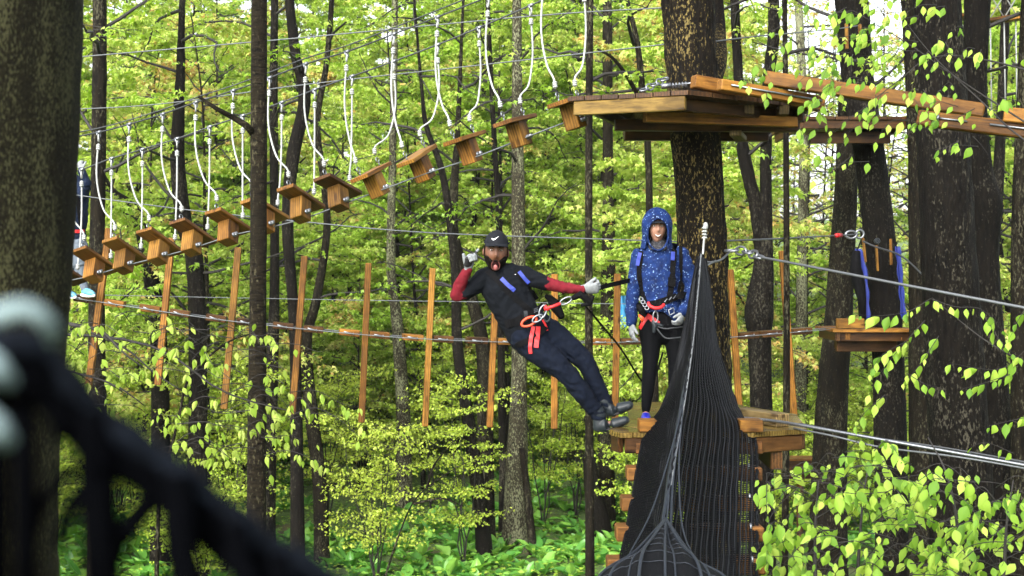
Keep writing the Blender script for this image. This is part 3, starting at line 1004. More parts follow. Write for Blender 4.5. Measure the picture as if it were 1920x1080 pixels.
# grey building glimpsed through the wood
M_SIDING = simple('grey_siding', (.24, .26, .28), .8, scale=8)
hx, hy = (700 - 960) / F * 84, 84.0
house = thing('grey_house', 'pale grey clapboard house glimpsed through the leaves behind the hanging posts', 'house', (hx, hy, ground_z(hx, hy)))
hz = ground_z(hx, hy)
for k in range(14):
    mb = MB(); mb.box(Matrix.Translation((hx, hy + .02 * (k % 2), hz - 2 + .24 * k + .12)), 11, 5, .235); mb.build('wall', M_SIDING, house, smooth=False)
mb = MB()
mb.add([(hx - 6, hy - 3, hz + 1.3), (hx + 6, hy - 3, hz + 1.3), (hx + 6, hy, hz + 3.4), (hx - 6, hy, hz + 3.4), (hx + 6, hy + 3, hz + 1.3), (hx - 6, hy + 3, hz + 1.3)],
       [(0, 1, 2, 3), (3, 2, 4, 5), (0, 3, 5), (1, 4, 2), (0, 5, 4, 1)])
mb.build('roof', simple('grey_shingles', (.12, .12, .125), .9, scale=12), house, smooth=False)
for k in range(3):
    wf = MB(); wf.box(Matrix.Translation((hx - 3.4 + 3.2 * k, hy - 2.52, hz - .1)), 1.1, .08, 1.2)
    wo = wf.build('window', simple('white_trim', (.6, .6, .6), .6), house, smooth=False)
    wg = MB(); wg.box(Matrix.Translation((hx - 3.4 + 3.2 * k, hy - 2.55, hz - .1)), .9, .06, 1.0)
    wg.build('pane', simple('dark_glass', (.02, .03, .035), .1), wo, smooth=False)

# ------------------------------------------------------------------ wooden platforms
def clip_poly(poly, nrm, c):
    """keep the part of the 2-d polygon where nrm.p <= c"""
    out = []
    for i in range(len(poly)):
        a, b = poly[i], poly[(i + 1) % len(poly)]
        da = nrm[0] * a[0] + nrm[1] * a[1] - c; db = nrm[0] * b[0] + nrm[1] * b[1] - c
        if da <= 0: out.append(a)
        if (da < 0) != (db < 0) and abs(da - db) > 1e-9:
            t = da / (da - db)
            out.append((a[0] + (b[0] - a[0]) * t, a[1] + (b[1] - a[1]) * t))
    return out


def deck(root, poly, ztop, th, ang, w, mat):
    d = (math.cos(ang), math.sin(ang)); nn = (-d[1], d[0])
    ks = [p[0] * nn[0] + p[1] * nn[1] for p in poly]
    k = min(ks)
    while k < max(ks):
        q = clip_poly(poly, nn, k + w - .009)
        q = clip_poly(q, (-nn[0], -nn[1]), -k) if len(q) > 2 else q
        k += w
        if len(q) < 3: continue
        ar = sum(q[i][0] * q[(i + 1) % len(q)][1] - q[(i + 1) % len(q)][0] * q[i][1] for i in range(len(q)))
        if abs(ar) < .004: continue
        if ar < 0: q = q[::-1]
        dz = RNG.uniform(-.003, .003)
        cx = sum(p[0] for p in q) / len(q); cy = sum(p[1] for p in q) / len(q)
        M = frame((cx, cy, ztop + dz), (d[0], d[1], 0), (0, 0, 1))
        Mi = M.inverted()
        n = len(q)
        vs = [Mi @ Vector((p[0], p[1], ztop + dz - th)) for p in q] + [Mi @ Vector((p[0], p[1], ztop + dz)) for p in q]
        fs = [tuple(range(n - 1, -1, -1)), tuple(range(n, 2 * n))] + [(i, (i + 1) % n, n + (i + 1) % n, n + i) for i in range(n)]
        me = mesh_np('plank', vs, fs, False); me.materials.append(mat)
        place(bpy.data.objects.new('plank', me), root, M)


def rim(root, poly, edges, ztop, h, w, mat, inset=.03):
    cx = sum(p[0] for p in poly) / len(poly); cy = sum(p[1] for p in poly) / len(poly)
    for i in edges:
        a, b = Vector((*poly[i], ztop - h / 2)), Vector((*poly[(i + 1) % len(poly)], ztop - h / 2))
        c = Vector((cx, cy, ztop - h / 2))
        mid = (a + b) / 2
        off = (c - mid).normalized() * (inset + w / 2)
        t = (b - a).normalized()
        board('rim_joist', a + off + t * .035, b + off - t * .035, w, h, mat, root)


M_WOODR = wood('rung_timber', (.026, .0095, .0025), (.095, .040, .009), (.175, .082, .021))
M_WOODLIT = wood('lit_gold_timber', (.05, .028, .006), (.16, .10, .022), (.28, .19, .05))
# upper platform, seen from below
zu = 6.53
up_poly = [(.448, 11.37), (1.361, 11.0), (2.58, 11.86), (2.35, 13.1), (1.0, 13.2)]
upper = thing('tree_platform', 'upper plank platform seen from underneath, high on the thick dark trunk', 'platform', (1.6, 12.4, zu), 'tree platforms of the rope course')
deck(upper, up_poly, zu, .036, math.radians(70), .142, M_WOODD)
rim(upper, up_poly, [0], zu - .04, .11, .05, M_WOODLIT, .01)  # front rim board: its lit olive gold is put into the timber colour
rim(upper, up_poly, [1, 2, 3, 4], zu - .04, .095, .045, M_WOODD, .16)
for k, (x0, y0, x1, y1) in enumerate([(.86, 11.92, 2.42, 12.02), (1.0, 12.70, 2.3, 12.78)]):
    board('beam', (x0, y0, zu - .165), (x1, y1, zu - .165), .09, .095, M_WOODD, upper)
board('beam', (1.06, 11.42, zu - .155), (2.36, 11.80, zu - .155), .07, .085, M_WOOD, upper)
for x in (1.05, 1.42, 1.93, 2.22):
    board('joist', (x, 11.5 + .12 * abs(x - 1.4), zu - .077), (x + .05, 13.0, zu - .077), .085, .075, M_WOODG, upper)
board('brace_block', (1.86, 11.85, zu - .238), (1.98, 12.3, zu - .238), .1, .045, M_WOODG, upper)

# lower platform, seen from above
zl = 3.925
lo_poly = [(.74, 10.80), (.80, 10.58), (1.80, 10.58), (2.25, 10.84), (2.42, 12.1), (2.0, 13.4), (1.1, 13.4), (.95, 11.7)]
lower = thing('tree_platform', 'lower plank platform under the feet of the hooded woman, wet and strewn with seeds', 'platform', (1.6, 12.0, zl), 'tree platforms of the rope course')
deck(lower, lo_poly, zl, .038, math.radians(128), .145, M_DECK)
rim(lower, lo_poly, range(8), zl - .042, .115, .045, M_WOODD, .012)
for x in (1.12, 2.0):
    board('beam', (x, 10.75, zl - .23), (x + .08, 13.2, zl - .23), .09, .14, M_WOODD, lower)
for (x0, y0, x1, y1, d0, h, m_) in [(1197, 800, 1236, 800, 10.66, .088, M_WOOD), (1384, 799, 1427, 799, 10.66, .088, M_WOOD)]:
    a, b = P(x0, y0, d0), P(x1, y1, d0)
    a.z = b.z = zl + h / 2 + .004
    board('step_block', a, b, .20, h, m_, lower)
board('kerb_block', (1.86, 11.55, zl + .052), (2.09, 10.98, zl + .052), .12, .10, M_WOODG, lower)

# far small platform on the strapped tree
zf = 5 - (617 - 540) / F * 19
fx0, fx1 = (1562 - 960) / F * 19, (1722 - 960) / F * 19
far = thing('tree_platform', 'small far plank platform below the blue straps', 'platform', ((fx0 + fx1) / 2, 19.6, zf), 'tree platforms of the rope course')
fp = [(fx0, 19.0), (fx1, 19.0), (fx1 + .1, 20.6), (fx0 + .1, 20.6)]
deck(far, fp, zf, .04, 0, .16, M_WOOD)
rim(far, fp, [0, 1, 3], zf - .045, .12, .05, M_WOODD, .05)
for x in (fx0 + .22, fx1 - .25):
    board('joist', (x, 19.05, zf - .1), (x, 20.5, zf - .1), .1, .1, M_WOOD, far)
board('beam', (fx0 + .12, 19.35, zf - .235), (fx1 - .2, 19.35, zf - .235), .1, .16, M_WOODD, far)
board('beam', (fx0 + .3, 20.2, zf - .235), (fx1 - .1, 20.2, zf - .235), .1, .16, M_WOODD, far)
board('kerb_block', (fx0 + .06, 19.05, zf + .075), (fx0 + .42, 19.05, zf + .075), .1, .13, M_WOODL, far)

# platform higher on the strapped tree
zh = 5 + (540 - 218) / F * 18.6
hx0, hx1 = (1496 - 960) / F * 18.6, (1712 - 960) / F * 18.6
high = thing('tree_platform', 'high dark plank platform behind the stained beams, on the strapped tree', 'platform', ((hx0 + hx1) / 2, 19.4, zh), 'tree platforms of the rope course')
hp = [(hx0, 18.6), (hx1, 18.6), (hx1, 20.5), (hx0, 20.5)]
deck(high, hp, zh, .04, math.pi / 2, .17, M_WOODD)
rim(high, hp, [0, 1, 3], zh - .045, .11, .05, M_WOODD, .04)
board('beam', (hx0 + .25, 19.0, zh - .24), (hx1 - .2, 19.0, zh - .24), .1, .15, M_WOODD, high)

# blue straps, rungs and hardware on the strapped tree
for (pts, w, lb) in [([(1610, 466), (1618, 490), (1622, 520), (1625, 560), (1627, 600)], 13, 'blue strap hanging on the trunk side nearest the leaning brown tree'),
                     ([(1684, 462), (1687, 490), (1690, 530), (1693, 565), (1696, 598)], 11, 'blue strap hanging on the trunk side nearest the broadest black tree')]:
    mb = MB()
    q = spline([(*P(x, y, 19.35), 0) for x, y in pts], 14)
    vs, fs = [], []
    for i, r in enumerate(q):
        hw = w / F * 19.35 / 2 * (1 + .25 * math.sin(i * 1.7))
        for sx, sy in ((-1, -.03), (-.3, .05), (.3, -.035), (1, .04), (1, .075), (-1, .015)):
            vs.append((r[0] + sx * hw, r[1] + sy, r[2]))
    for i in range(len(q) - 1):
        for k in range(6): fs.append((i * 6 + k, i * 6 + (k + 1) % 6, (i + 1) * 6 + (k + 1) % 6, (i + 1) * 6 + k))
    fs += [(5, 4, 3, 2, 1, 0), tuple(len(vs) - 6 + k for k in range(6))]
    mb.add(vs, fs)
    tag(mb.build('blue_strap', M_BLUEWEB, None, P(*pts[0], 19.35)), lb, 'strap', 'blue straps on the far tree')
hang = MB()
q = [P(1606, 470, 19.3), P(1604, 500, 19.3), P(1610, 530, 19.3), P(1616, 560, 19.3), P(1617, 600, 19.3)]
hang.tube(q, [.05, .08, .09, .06, .05], 8)
tag(hang.build('gear_bag', M_BLACKWEB, None, q[0]), 'black bundle of gear hanging against the blue strap of the far tree', 'gear')
for (x0, y0, x1, y1, mt, lb) in [(1618, 446, 1623, 492, M_WOODL, 'pale yellow wooden batten beside the blue strap on the far tree'),
                                 (1643, 460, 1646, 508, M_WOODL, 'pale yellow wooden batten hanging below the dark bolt on the far tree'),
                                 (1670, 448, 1671, 497, M_WOOD, 'orange brown wooden batten on the far tree between both blue straps')]:
    b = board('batten', P(x0, y0, 19.32), P(x1, y1, 19.32), .032, .035, mt, None, up=(0, -1, 0))
    tag(b, lb, 'batten', 'wooden battens on the far tree')
for (x0, y0, x1, y1, lb) in [(1587, 44, 1588, 92, 'orange wooden batten high on the leaning brown tree above the beams'),
                             (1612, 46, 1614, 84, 'orange wooden batten high on the strapped tree above the beams')]:
    tag(board('batten', P(x0, y0, 19.3), P(x1, y1, 19.3), .045, .04, M_WOODL, None, up=(0, -1, 0)), lb, 'batten', 'wooden battens on the far tree')
mb = MB(); c = P(1642, 452, 19.35); mb.tube([c, c + Vector((0, -.08, 0))], .03, 10); mb.torus(c + Vector((0, -.08, 0)), (0, 1, 0), .03, .012)
tag(mb.build('bolt', M_RUBBER, None, c), 'dark round bolt in the far tree above the pale batten', 'bolt')

# ------------------------------------------------------------------ beam bridge leaving the upper platform
for (a, b, w, h, mt, lb) in [
    ((1299, 153, 11.45), (1542, 197, 11.75), .11, .105, M_WOOD, 'short stained beam resting on the upper platform close to the thick trunk'),
    ((1348, 159, 11.15), (1538, 192, 11.45), .09, .09, M_WOOD, 'stained beam lying in front of another on the upper platform, steel rod along it'),
    ((1436, 147, 11.35), (1845, 208, 10.9), .13, .108, M_WOOD, 'longest stained beam, overlapping the platform beams and crossing the broadest black trunk'),
    ((1720, 221, 10.7), (2010, 256, 10.4), .12, .112, M_WOOD, 'dark stained beam with a clamp and steel rod, hanging below the longest beam'),
    ((1882, 215, 10.5), (2120, 238, 10.2), .12, .108, M_WOOD, 'stained beam whose end shows past the longest beam at the picture edge')]:
    p0, p1 = P(*a), P(*b)
    root = thing('bridge_beam', lb, 'beam', (p0 + p1) / 2, 'stained beams of the beam bridge')
    board('beam', p0, p1, w, h, mt, root, bev=.009)
    if a[0] in (1348, 1720):
        rod = MB()
        f = (p1 - p0).normalized(); off = Vector((0, -w / 2 - .014, .006))
        L = (p1 - p0).length
        if a[0] == 1348:
            rod.tube([p0 + f * .1 + off, p1 + off], .008, 6)
        else:
            rod.tube([p0 + f * .10 + off, p0 + f * .34 + off], .007, 6)
            rod.tube([p0 + f * .50 + off, p1 + off], .008, 6)
        tag(rod.build('rod', M_STEEL, root), kind='stuff')
        if a[0] == 1720:
            cl = MB()
            for k in range(3): cl.torus(p0 + f * (.085 + .022 * k) + off, f, .018, .009, 10, 5)
            cl.box(frame(p0 + f * .1 + off + Vector((0, -.012, .018)), f, (0, 0, 1)), .05, .02, .02)
            tag(cl.build('clamp', M_STEEL, root), kind='stuff')
# distant boards with netting in the top corner
for (x0, y0, x1, y1, lb) in [(1785, 28, 1850, 38, 'thin far board of the high netted walkway next to the broadest black trunk'),
                             (1845, 40, 1892, 33, 'thin far board in the middle of the high netted walkway'),
                             (1886, 38, 1960, 26, 'thin far board of the high netted walkway at the picture corner')]:
    p0, p1 = P(x0, y0, 20), P(x1, y1, 20)
    t = thing('walkway_board', lb, 'board', (p0 + p1) / 2, 'boards of the far high walkway')
    board('board', p0, p1, .25, .045, M_WOOD, t)
    for k, u in enumerate((.25, .8)):
        r = MB(); c = p0 + (p1 - p0) * u
        r.tube([c, c + Vector((.02, 0, -1.3))], .011, 5); r.build('rope', M_ROPE, t)
net = MB()
for k in range(7):
    x = 1780 + 26 * k
    net.tube([P(x, 32, 20), P(x + 55, -60, 20)], .009, 4); net.tube([P(x + 50, 32, 20), P(x - 5, -60, 20)], .009, 4)
o = net.build('safety_net', M_ROPE, None, P(1850, 30, 20)); tag(o, 'white diamond netting above the far high walkway boards', 'net', None, 'stuff')


# ------------------------------------------------------------------ cables
def cable(pts, r, lb, mat=M_CABLE, n=40, name='steel_cable', grp='steel cables strung between the trees'):
    mb = MB()
    mb.tube([q[:3] for q in spline([(*P(x, y, d), 0) for x, y, d in pts], n)], r, 6)
    return tag(mb.build(name, mat, None, P(*pts[0])), lb, 'cable', grp)


def sdep(x):        # distance of the swinging bridge at photo column x
    return 11.75 + (1060 - x) / (1060 - 170) * 2.2


hand1 = [(90, 266), (185, 248), (242, 233), (305, 214), (367, 192), (437, 170), (505, 146), (573, 120), (650, 97), (738, 64), (820, 32), (915, -6), (1020, -52), (1095, -92)]
hand2 = [(120, 326), (153, 318), (209, 297), (267, 280), (332, 260), (393, 238), (455, 217), (528, 192), (590, 168), (660, 143), (738, 115), (820, 84), (898, 52), (995, 10), (1095, -34)]
lowc = [(90, 534), (150, 522), (190, 512), (244, 496), (308, 480), (372, 462), (440, 440), (500, 428), (575, 408), (645, 382), (716, 356), (800, 325), (890, 295), (985, 258), (1085, 219), (1140, 190)]
cable([(x, y, sdep(x) - .2) for x, y in hand1], .0075, 'overhead cable from which the near ends of the swinging steps hang', M_CABLE_D)
cable([(x, y - 7 - .008 * max(0, x - 100), sdep(x) - .27) for x, y in hand1], .006, 'thin cable running close above the overhead cable of the near rope row', M_CABLE_D)
cable([(x, y, sdep(x) + .35) for x, y in hand2], .0075, 'overhead cable from which the far ends of the swinging steps hang', M_CABLE_D)
cable([(x, y, sdep(x) - .02) for x, y in lowc], .0065, 'cable threaded through the blocks under the swinging steps', M_CABLE, 60)
cable([(60, 114, 15), (145, 107, 15), (540, 73, 14.4), (1000, 30, 13.4), (1252, 14, 12.6)], .0065, 'high cable passing above all white ropes to the thick dark trunk')
cable([(60, 208, 15.5), (290, 196, 15.2), (560, 160, 14.5), (900, 122, 13.6), (1256, 82, 12.7)], .006, 'slender wire sloping across the tops of the white ropes')
cable([(1338, 78, 12.6), (1420, 68, 13.5), (1560, 55, 17), (1610, 48, 19.4)], .007, 'wire from the thick dark trunk to the top of the strapped tree')
cable([(130, 364, 15.5), (340, 392, 15), (560, 415, 14.5), (800, 436, 13.9), (1180, 450, 12.9), (1275, 453, 12.5)], .006, 'waist high wire passing behind the cap of the man to the thick trunk')
cable([(1355, 452, 12.7), (1450, 448, 15), (1560, 442, 18.4), (1612, 439, 19.4)], .009, 'cable with a red sleeve that ends on the strapped tree')
cable([(60, 548, 21), (185, 553, 21), (620, 562, 21), (900, 566, 21), (1180, 570, 20.5), (1300, 570, 20.5)], .006, 'thin wire just above the hanging post row')
cable([(1425, 482, 11.9), (1520, 500, 11.2), (1700, 535, 10.4), (1920, 577, 9.8), (2100, 612, 9.4)], .0105, 'taut cable from the chain on the thick trunk down past the strapped tree')
cable([(1618, 452, 19.3), (1640, 462, 19.2), (1690, 480, 18.6), (1735, 520, 17.8)], .012, 'slack dark cable sagging across the wooden battens of the strapped tree', M_CABLE_D)
cable([(1380, 783, 11.2), (1440, 788, 11.0), (1500, 797, 10.7), (1640, 822, 10.3), (1780, 847, 10.0), (1920, 872, 9.7), (2060, 898, 9.4)], .012, 'thick pale cable of the bundle leaving the lower deck', M_STEEL)
cable([(1488, 803, 10.8), (1560, 817, 10.5), (1650, 838, 10.3), (1790, 856, 9.9), (1920, 878, 9.7), (2060, 906, 9.4)], .007, 'thin cable hanging slack under the thick pale cable of the lower deck')
cable([(1500, 794, 10.9), (1620, 818, 10.4), (1760, 838, 10.1), (1920, 866, 9.8), (2060, 892, 9.5)], .007, 'thin bluish cable running above the thick pale cable of the lower deck', M_CABLE_D)
o = MB(); o.tube([P(1568, 441.5, 18.55), P(1577, 441, 18.75)], .028, 8)
tag(o.build('cable_sleeve', M_REDWEB, None, P(1572, 441, 18.6)), 'red sleeve round the cable before the strapped tree', 'sleeve')
hk = MB(); hk.torus(P(1596, 440, 19.2), (0, 1, 0), .05, .016, 14, 6, 1.5, (1, 0, 0)); hk.torus(P(1612, 439, 19.35), (0, 1, 0), .055, .017, 14, 6)
tag(hk.build('shackle', M_STEEL, None, P(1604, 440, 19.2)), 'steel shackle joining the red sleeved cable to the strapped tree', 'shackle', None, 'stuff')

# chains on the thick trunk
def chain(pts, R, r, lb, sx=1.7, mat=M_STEEL):
    root = thing('chain', lb, 'chain', P(*pts[0]), 'steel chains on the thick trunk')
    ps = [P(*p) for p in pts]
    L = sum((b - a).length for a, b in zip(ps, ps[1:]))
    n = max(3, int(L / (R * sx * 1.45)))
    q = spline([(*p, 0) for p in ps], n + 1)
    for i in range(n):
        c = Vector(q[i][:3]); nx_ = Vector(q[i + 1][:3])
        t = (nx_ - c).normalized()
        side = Vector((0, -1, 0)) if i % 2 else Vector((0, -.25, 1))
        side = (side - t * t.dot(side)).normalized()
        mb = MB(); mb.torus((c + nx_) / 2, side, R, r, 14, 6, sx, t)
        mb.build('link', mat, root)


chain([(1362, 470, 12.3), (1392, 470, 12.2), (1410, 476, 12.05), (1428, 484, 11.9)], .036, .0115, 'galvanised chain beside the netting apex, holding the taut cable to the thick trunk')
chain([(1203, 170, 11.9), (1225, 160, 12.0), (1250, 146, 12.15)], .028, .008, 'galvanised chain fixed above the upper deck on the thick trunk')
an = MB()
an.tube([P(1240, 162, 11.7), P(1258, 160, 11.7)], .022, 8); an.tube([P(1258, 161, 11.7), P(1300, 155, 11.5)], .006, 6)
for k in range(5): an.torus(P(1262 + 6 * k, 161 - .6 * k, 11.7), (1, 0, .1), .018, .008, 8, 5)
tag(an.build('cable_anchor', M_STEEL, None, P(1250, 161, 11.7)), 'steel cable anchor with clamps lying on the upper deck beside the trunk', 'anchor', None, 'stuff')


# ------------------------------------------------------------------ swinging steps on white ropes
# centre px, roll of the plank (far end up > 0), attachment of near and far rope on the overhead cables
STEPS = [  # cx, cy, roll deg, (near top), (far top)
    (1068, 192, 10, (1020, -52), (1095, -34)), (966, 226, 12, (915, -6), (995, 10)), (872, 259, 14, (820, 32), (898, 52)),
    (782, 292, 22, (738, 64), (820, 84)), (696, 323, 19, (650, 97), (738, 115)), (634, 350, -17, (573, 120), (660, 143)),
    (565, 372, -21, (505, 146), (590, 168)), (497, 394, -20, (437, 170), (528, 192)), (430, 416, -23, (367, 192), (455, 217)),
    (363, 436, -25, (305, 214), (393, 238)), (301, 454, -27, (242, 233), (332, 260)), (237, 471, -27, (185, 248), (267, 280)),
    (180, 489, -28, (128, 258), (209, 297)), (118, 511, -26, (90, 266), (153, 318))]
ORD = ['closest to the upper platform', 'second from the upper platform', 'third from the upper platform', 'fourth from the upper platform',
       'fifth from the upper platform, tilting up at its far end', 'sixth from the upper platform, tilting down at its far end',
       'just past the straight brown trunk on the platform side', 'half hidden behind the straight brown trunk',
       'just past the straight brown trunk on the mossy trunk side', 'sixth counting from the mossy trunk', 'fifth counting from the mossy trunk',
       'fourth counting from the mossy trunk, in front of a leaning post', 'third counting from the mossy trunk, over a far post top', 'peeping out from behind the mossy trunk']
ORD[9] = 'fifth counting from the mossy trunk'; ORD[10] = 'fourth counting from the mossy trunk'; ORD[11] = 'third counting from the mossy trunk'; ORD[12] = 'second counting from the mossy trunk'


def rope_knot(mb, c, t, r=.011):
    t = Vector(t).normalized()
    for k in range(3):
        mb.torus(Vector(c) + t * (.017 * (k - 1)), t, r * 1.25, r * .85, 9, 5)


for i, (cx, cy, roll, n1, f1) in enumerate(STEPS):
    c = P(cx, cy, sdep(cx))
    j = min(len(STEPS) - 1, i + 1); k = max(0, i - 1)
    pa, pb = STEPS[j], STEPS[k]
    u = (P(pb[0], pb[1], sdep(pb[0])) - P(pa[0], pa[1], sdep(pa[0]))).normalized()      # along the bridge, up to the platform
    v = Vector((-u.y, u.x, 0)).normalized()                                             # towards the far side
    ra = math.radians(roll)
    vv = v * math.cos(ra) + Vector((0, 0, 1)) * math.sin(ra)
    vv = (vv - u * u.dot(vv)).normalized()
    ww = u.cross(vv)
    if ww.z < 0: ww = -ww
    L, W, T = .50, .185, .036
    root = thing('swing_step', 'T shaped wooden swing step, ' + ORD[i], 'swing step', c, 'T shaped steps of the swinging bridge')
    M = frame(c, vv, ww)
    me = board_mesh(L, W, T, .004, .001); me.materials.append((M_WOOD, M_WOODL, M_WOOD, M_WOODR)[(i * 7) % 4])
    place(bpy.data.objects.new('plank', me), root, M)
    me = board_mesh(.205, .135, .15, .006, .001); me.materials.append((M_WOODL, M_WOOD, M_WOODL, M_WOODL, M_WOOD)[(i * 3) % 5])
    # timber grain runs up the block
    Mb = frame(c - ww * (T / 2 + .205 / 2 + .0015) + vv * (-.01), -ww, vv)
    place(bpy.data.objects.new('block', me), root, Mb)
    cl = MB()
    cc = c - ww * .165 - vv * .02
    for sgn in (1,):
        q = cc + u * (.0675 * sgn + .01)
        cl.tube([q - u * .012, q + u * .006], .022, 8); cl.box(frame(q + u * .02, u, ww), .035, .022, .036); cl.torus(q + u * .022, ww, .017, .006, 8, 5)
    tag(cl.build('cable_clamp', M_STEEL, root), kind='stuff')
    for (end, top, dd, near) in ((-1, n1, -.2, True), (1, f1, .35, False)):
        e = c + vv * (end * (L / 2 - .055)) + ww * (T / 2)
        tp = P(top[0], top[1], sdep(top[0]) + dd)
        eb = MB(); eb.tube([e - ww * .01, e + ww * .03], .006, 6); eb.torus(e + ww * .052, u, .024, .006, 12, 5)
        eb.build('eye_bolt', M_STEEL, root)
        a0 = e + ww * .075
        top_k = tp - Vector((0, 0, .11))
        pts = [a0 + ww * .03]
        pts.append(a0 + ww * .055 + (top_k - a0) * .07)
        # slack: the rope bows towards the plumb line of its upper end
        for s in (.25, .45, .65, .85):
            q = a0 + (top_k - a0) * s
            bow = math.sin(math.pi * s) * (.10 if (top_k - a0).xy.length > .12 else .03)
            dirx = (top_k - a0); dirx.z = 0
            pts.append(q + (dirx.normalized() * bow * .9 if dirx.length > .02 else Vector()) )
        pts.append(top_k)
        sp = spline([(*p, 0) for p in pts], 26)
        rp = MB()
        rp.tube([r[:3] for r in sp], [.0080 + .0012 * (q % 2) for q in range(len(sp))], 6, True)
        rope_knot(rp, sp[1][:3], Vector(sp[2][:3]) - Vector(sp[0][:3]), .0105)
        rope_knot(rp, sp[-2][:3], (0, 0, 1), .0105)
        # eye splice over the thimble
        rp.torus(tp - Vector((0, 0, .055)), (1, .2, 0), .034, .0075, 12, 5, 1.0)
        rp.build('rope', M_ROPE, root)
        th = MB(); th.tube([tp - u * .025, tp + u * .025], .016, 7); th.torus(tp - Vector((0, 0, .022)), u, .024, .008, 10, 5)
        th.build('cable_clip', M_STEEL, root)

# ------------------------------------------------------------------ hanging posts with small foot boards
POSTS = [((205, 428), (165, 733), 'leaning most, crossing the thin trunk below the swinging steps'), ((322, 446), (296, 722), 'second from the mossy trunk, dim and reddish'),
         ((447, 464), (420, 767), 'just on the mossy trunk side of the straight brown trunk'), ((571, 480), (548, 777), 'in front of the snaking trunk'),
         ((691, 493), (678, 792), 'standing clear between the snaking trunk and the sinuous trees'), ((811, 503), (797, 799), 'closest to the elbow of the leaning man'),
         ((931, 510), (918, 801), 'partly covered by the chest of the leaning man'), ((1040, 514), (1039, 804), 'behind the outstretched red sleeve'),
         ((1158, 513), (1153, 800), 'between the gripping glove and the hooded woman'), ((1272, 510), (1270, 800), 'covered by the woman and the thick trunk'),
         ((1369, 505), (1387, 780), 'just beyond the thick trunk near the chain'), ((1466, 470), (1489, 782), 'beside the thin straight stem over the lower deck')]
pcab = [(60, 547), (120, 557), (185, 566), (310, 585), (432, 602), (560, 616), (685, 628), (803, 636), (925, 641), (1040, 643), (1155, 642), (1270, 638), (1378, 632), (1478, 624), (1565, 617)]
def pdep(x): return 17.6 + (x - 165) / 1325 * 1.6
px_, py_ = [p[0] for p in pcab], [p[1] for p in pcab]
cable([(x, y, pdep(x) - .07) for x, y in pcab], .0065, 'cable carrying the hanging posts and their foot boards', M_STEEL, 60)
cable([(x, y - 3, pdep(x) + .30) for x, y in pcab], .007, 'second cable behind the hanging posts', M_CABLE, 60)
for (a, b, lb) in POSTS:
    xm = a[0] + (b[0] - a[0]) * .45
    d = pdep(xm)
    root = thing('hanging_post', 'orange wooden hanging post, ' + lb, 'post', P(xm, np.interp(xm, px_, py_), d), 'hanging posts of the balance bridge')
    board('post', P(a[0], a[1], d), P(b[0], b[1], d + RNG.uniform(-.1, .1)), .082, .082, M_WOODL if RNG.random() < .5 else M_WOOD, root, up=(0.1, -1, 0), bev=.008)
    for (o0, o1, sy) in ((-51, -13, -1), (6, 43, 1)):
        q0 = P(xm + o0, np.interp(xm + o0, px_, py_) - 1, d + .02); q1 = P(xm + o1, np.interp(xm + o1, px_, py_) - 1, d + .06)
        board('foot_board', q0 + Vector((0, .1, 0)), q1 + Vector((0, .1, 0)), .30, .084, M_WOODD if RNG.random() < .4 else M_WOOD, root)
        cl = MB(); c = q1 + Vector((-.06, -.075, 0)); cl.torus(c, (1, 0, 0), .014, .006, 8, 5); cl.tube([q0 + Vector((.08, -.075, .005)), c], .008, 6)
        cl.build('clamp', M_STEEL, root)

# ------------------------------------------------------------------ black netting of the net bridge
RIDGE = spline([(*P(x, y, d), 0) for x, y, d in [(1313, 476, 11.45), (1306, 560, 10.95), (1298, 640, 10.6), (1284, 740, 10.0), (1269, 830, 9.45), (1256, 910, 9.0), (1247, 985, 8.6), (1243, 1045, 8.15), (1240, 1110, 7.6)]], 150)[:, :3]
LEFTE = spline([(*P(x, y, d), 0) for x, y, d in [(1309, 486, 11.45), (1293, 570, 11.35), (1279, 640, 11.2), (1259, 721, 11.05), (1236, 780, 10.95), (1213, 806, 10.75), (1203, 840, 10.45), (1188, 925, 9.85), (1175, 998, 9.35), (1164, 1055, 8.95), (1150, 1120, 8.5)]], 150)[:, :3]
RIGHTE = spline([(*P(x, y, d), 0) for x, y, d in [(1322, 486, 11.45), (1336, 570, 11.35), (1344, 640, 11.2), (1365, 712, 11.05), (1388, 775, 10.95), (1411, 806, 10.75), (1418, 846, 10.45), (1419, 925, 9.85), (1419, 998, 9.35), (1418, 1058, 8.95), (1416, 1120, 8.5)]], 150)[:, :3]
bridge_net = thing('netting', 'black safety netting draped as a tall tent over the plank bridge before the hooded woman', 'net', P(1300, 800, 10.8))


def net_sheet(E0, E1, nv, nh, belly, r, along=None, wob=.006):
    """cords running along the sheet (nv) and across it (nh) between two edge lines"""
    mb = MB()
    E0, E1 = np.array(E0), np.array(E1)
    n = len(E0)
    across = np.array([E1[i] - E0[i] for i in range(n)])
    def pt(i, s):
        i = min(n - 1.001, max(0, i)); k = int(i); u = i - k
        a = E0[k] * (1 - u) + E0[k + 1] * u; b = E1[k] * (1 - u) + E1[k + 1] * u
        L = np.linalg.norm(b - a)
        q = a + (b - a) * s
        q = q + np.array([belly[0], belly[1], belly[2]]) * math.sin(math.pi * s) * L
        w = wob * math.sin(i * .31 + s * 9) + wob * noise.noise(Vector((i * .12, s * 7, belly[0] * 9)))
        return q + np.array([w * .5, w * 1.4, 0])
    for j in range(nv + 1):
        s = j / nv
        mb.tube([pt(i, s) for i in np.linspace(0, n - 1, 64)], r, 3, False)
    for i in np.linspace(1, n - 1, nh):
        m = max(3, int(np.linalg.norm(across[int(min(n - 1, i))]) / .05))
        mb.tube([pt(i, s) for s in np.linspace(0, 1, m + 1)], r * .85, 3, False)
    return mb


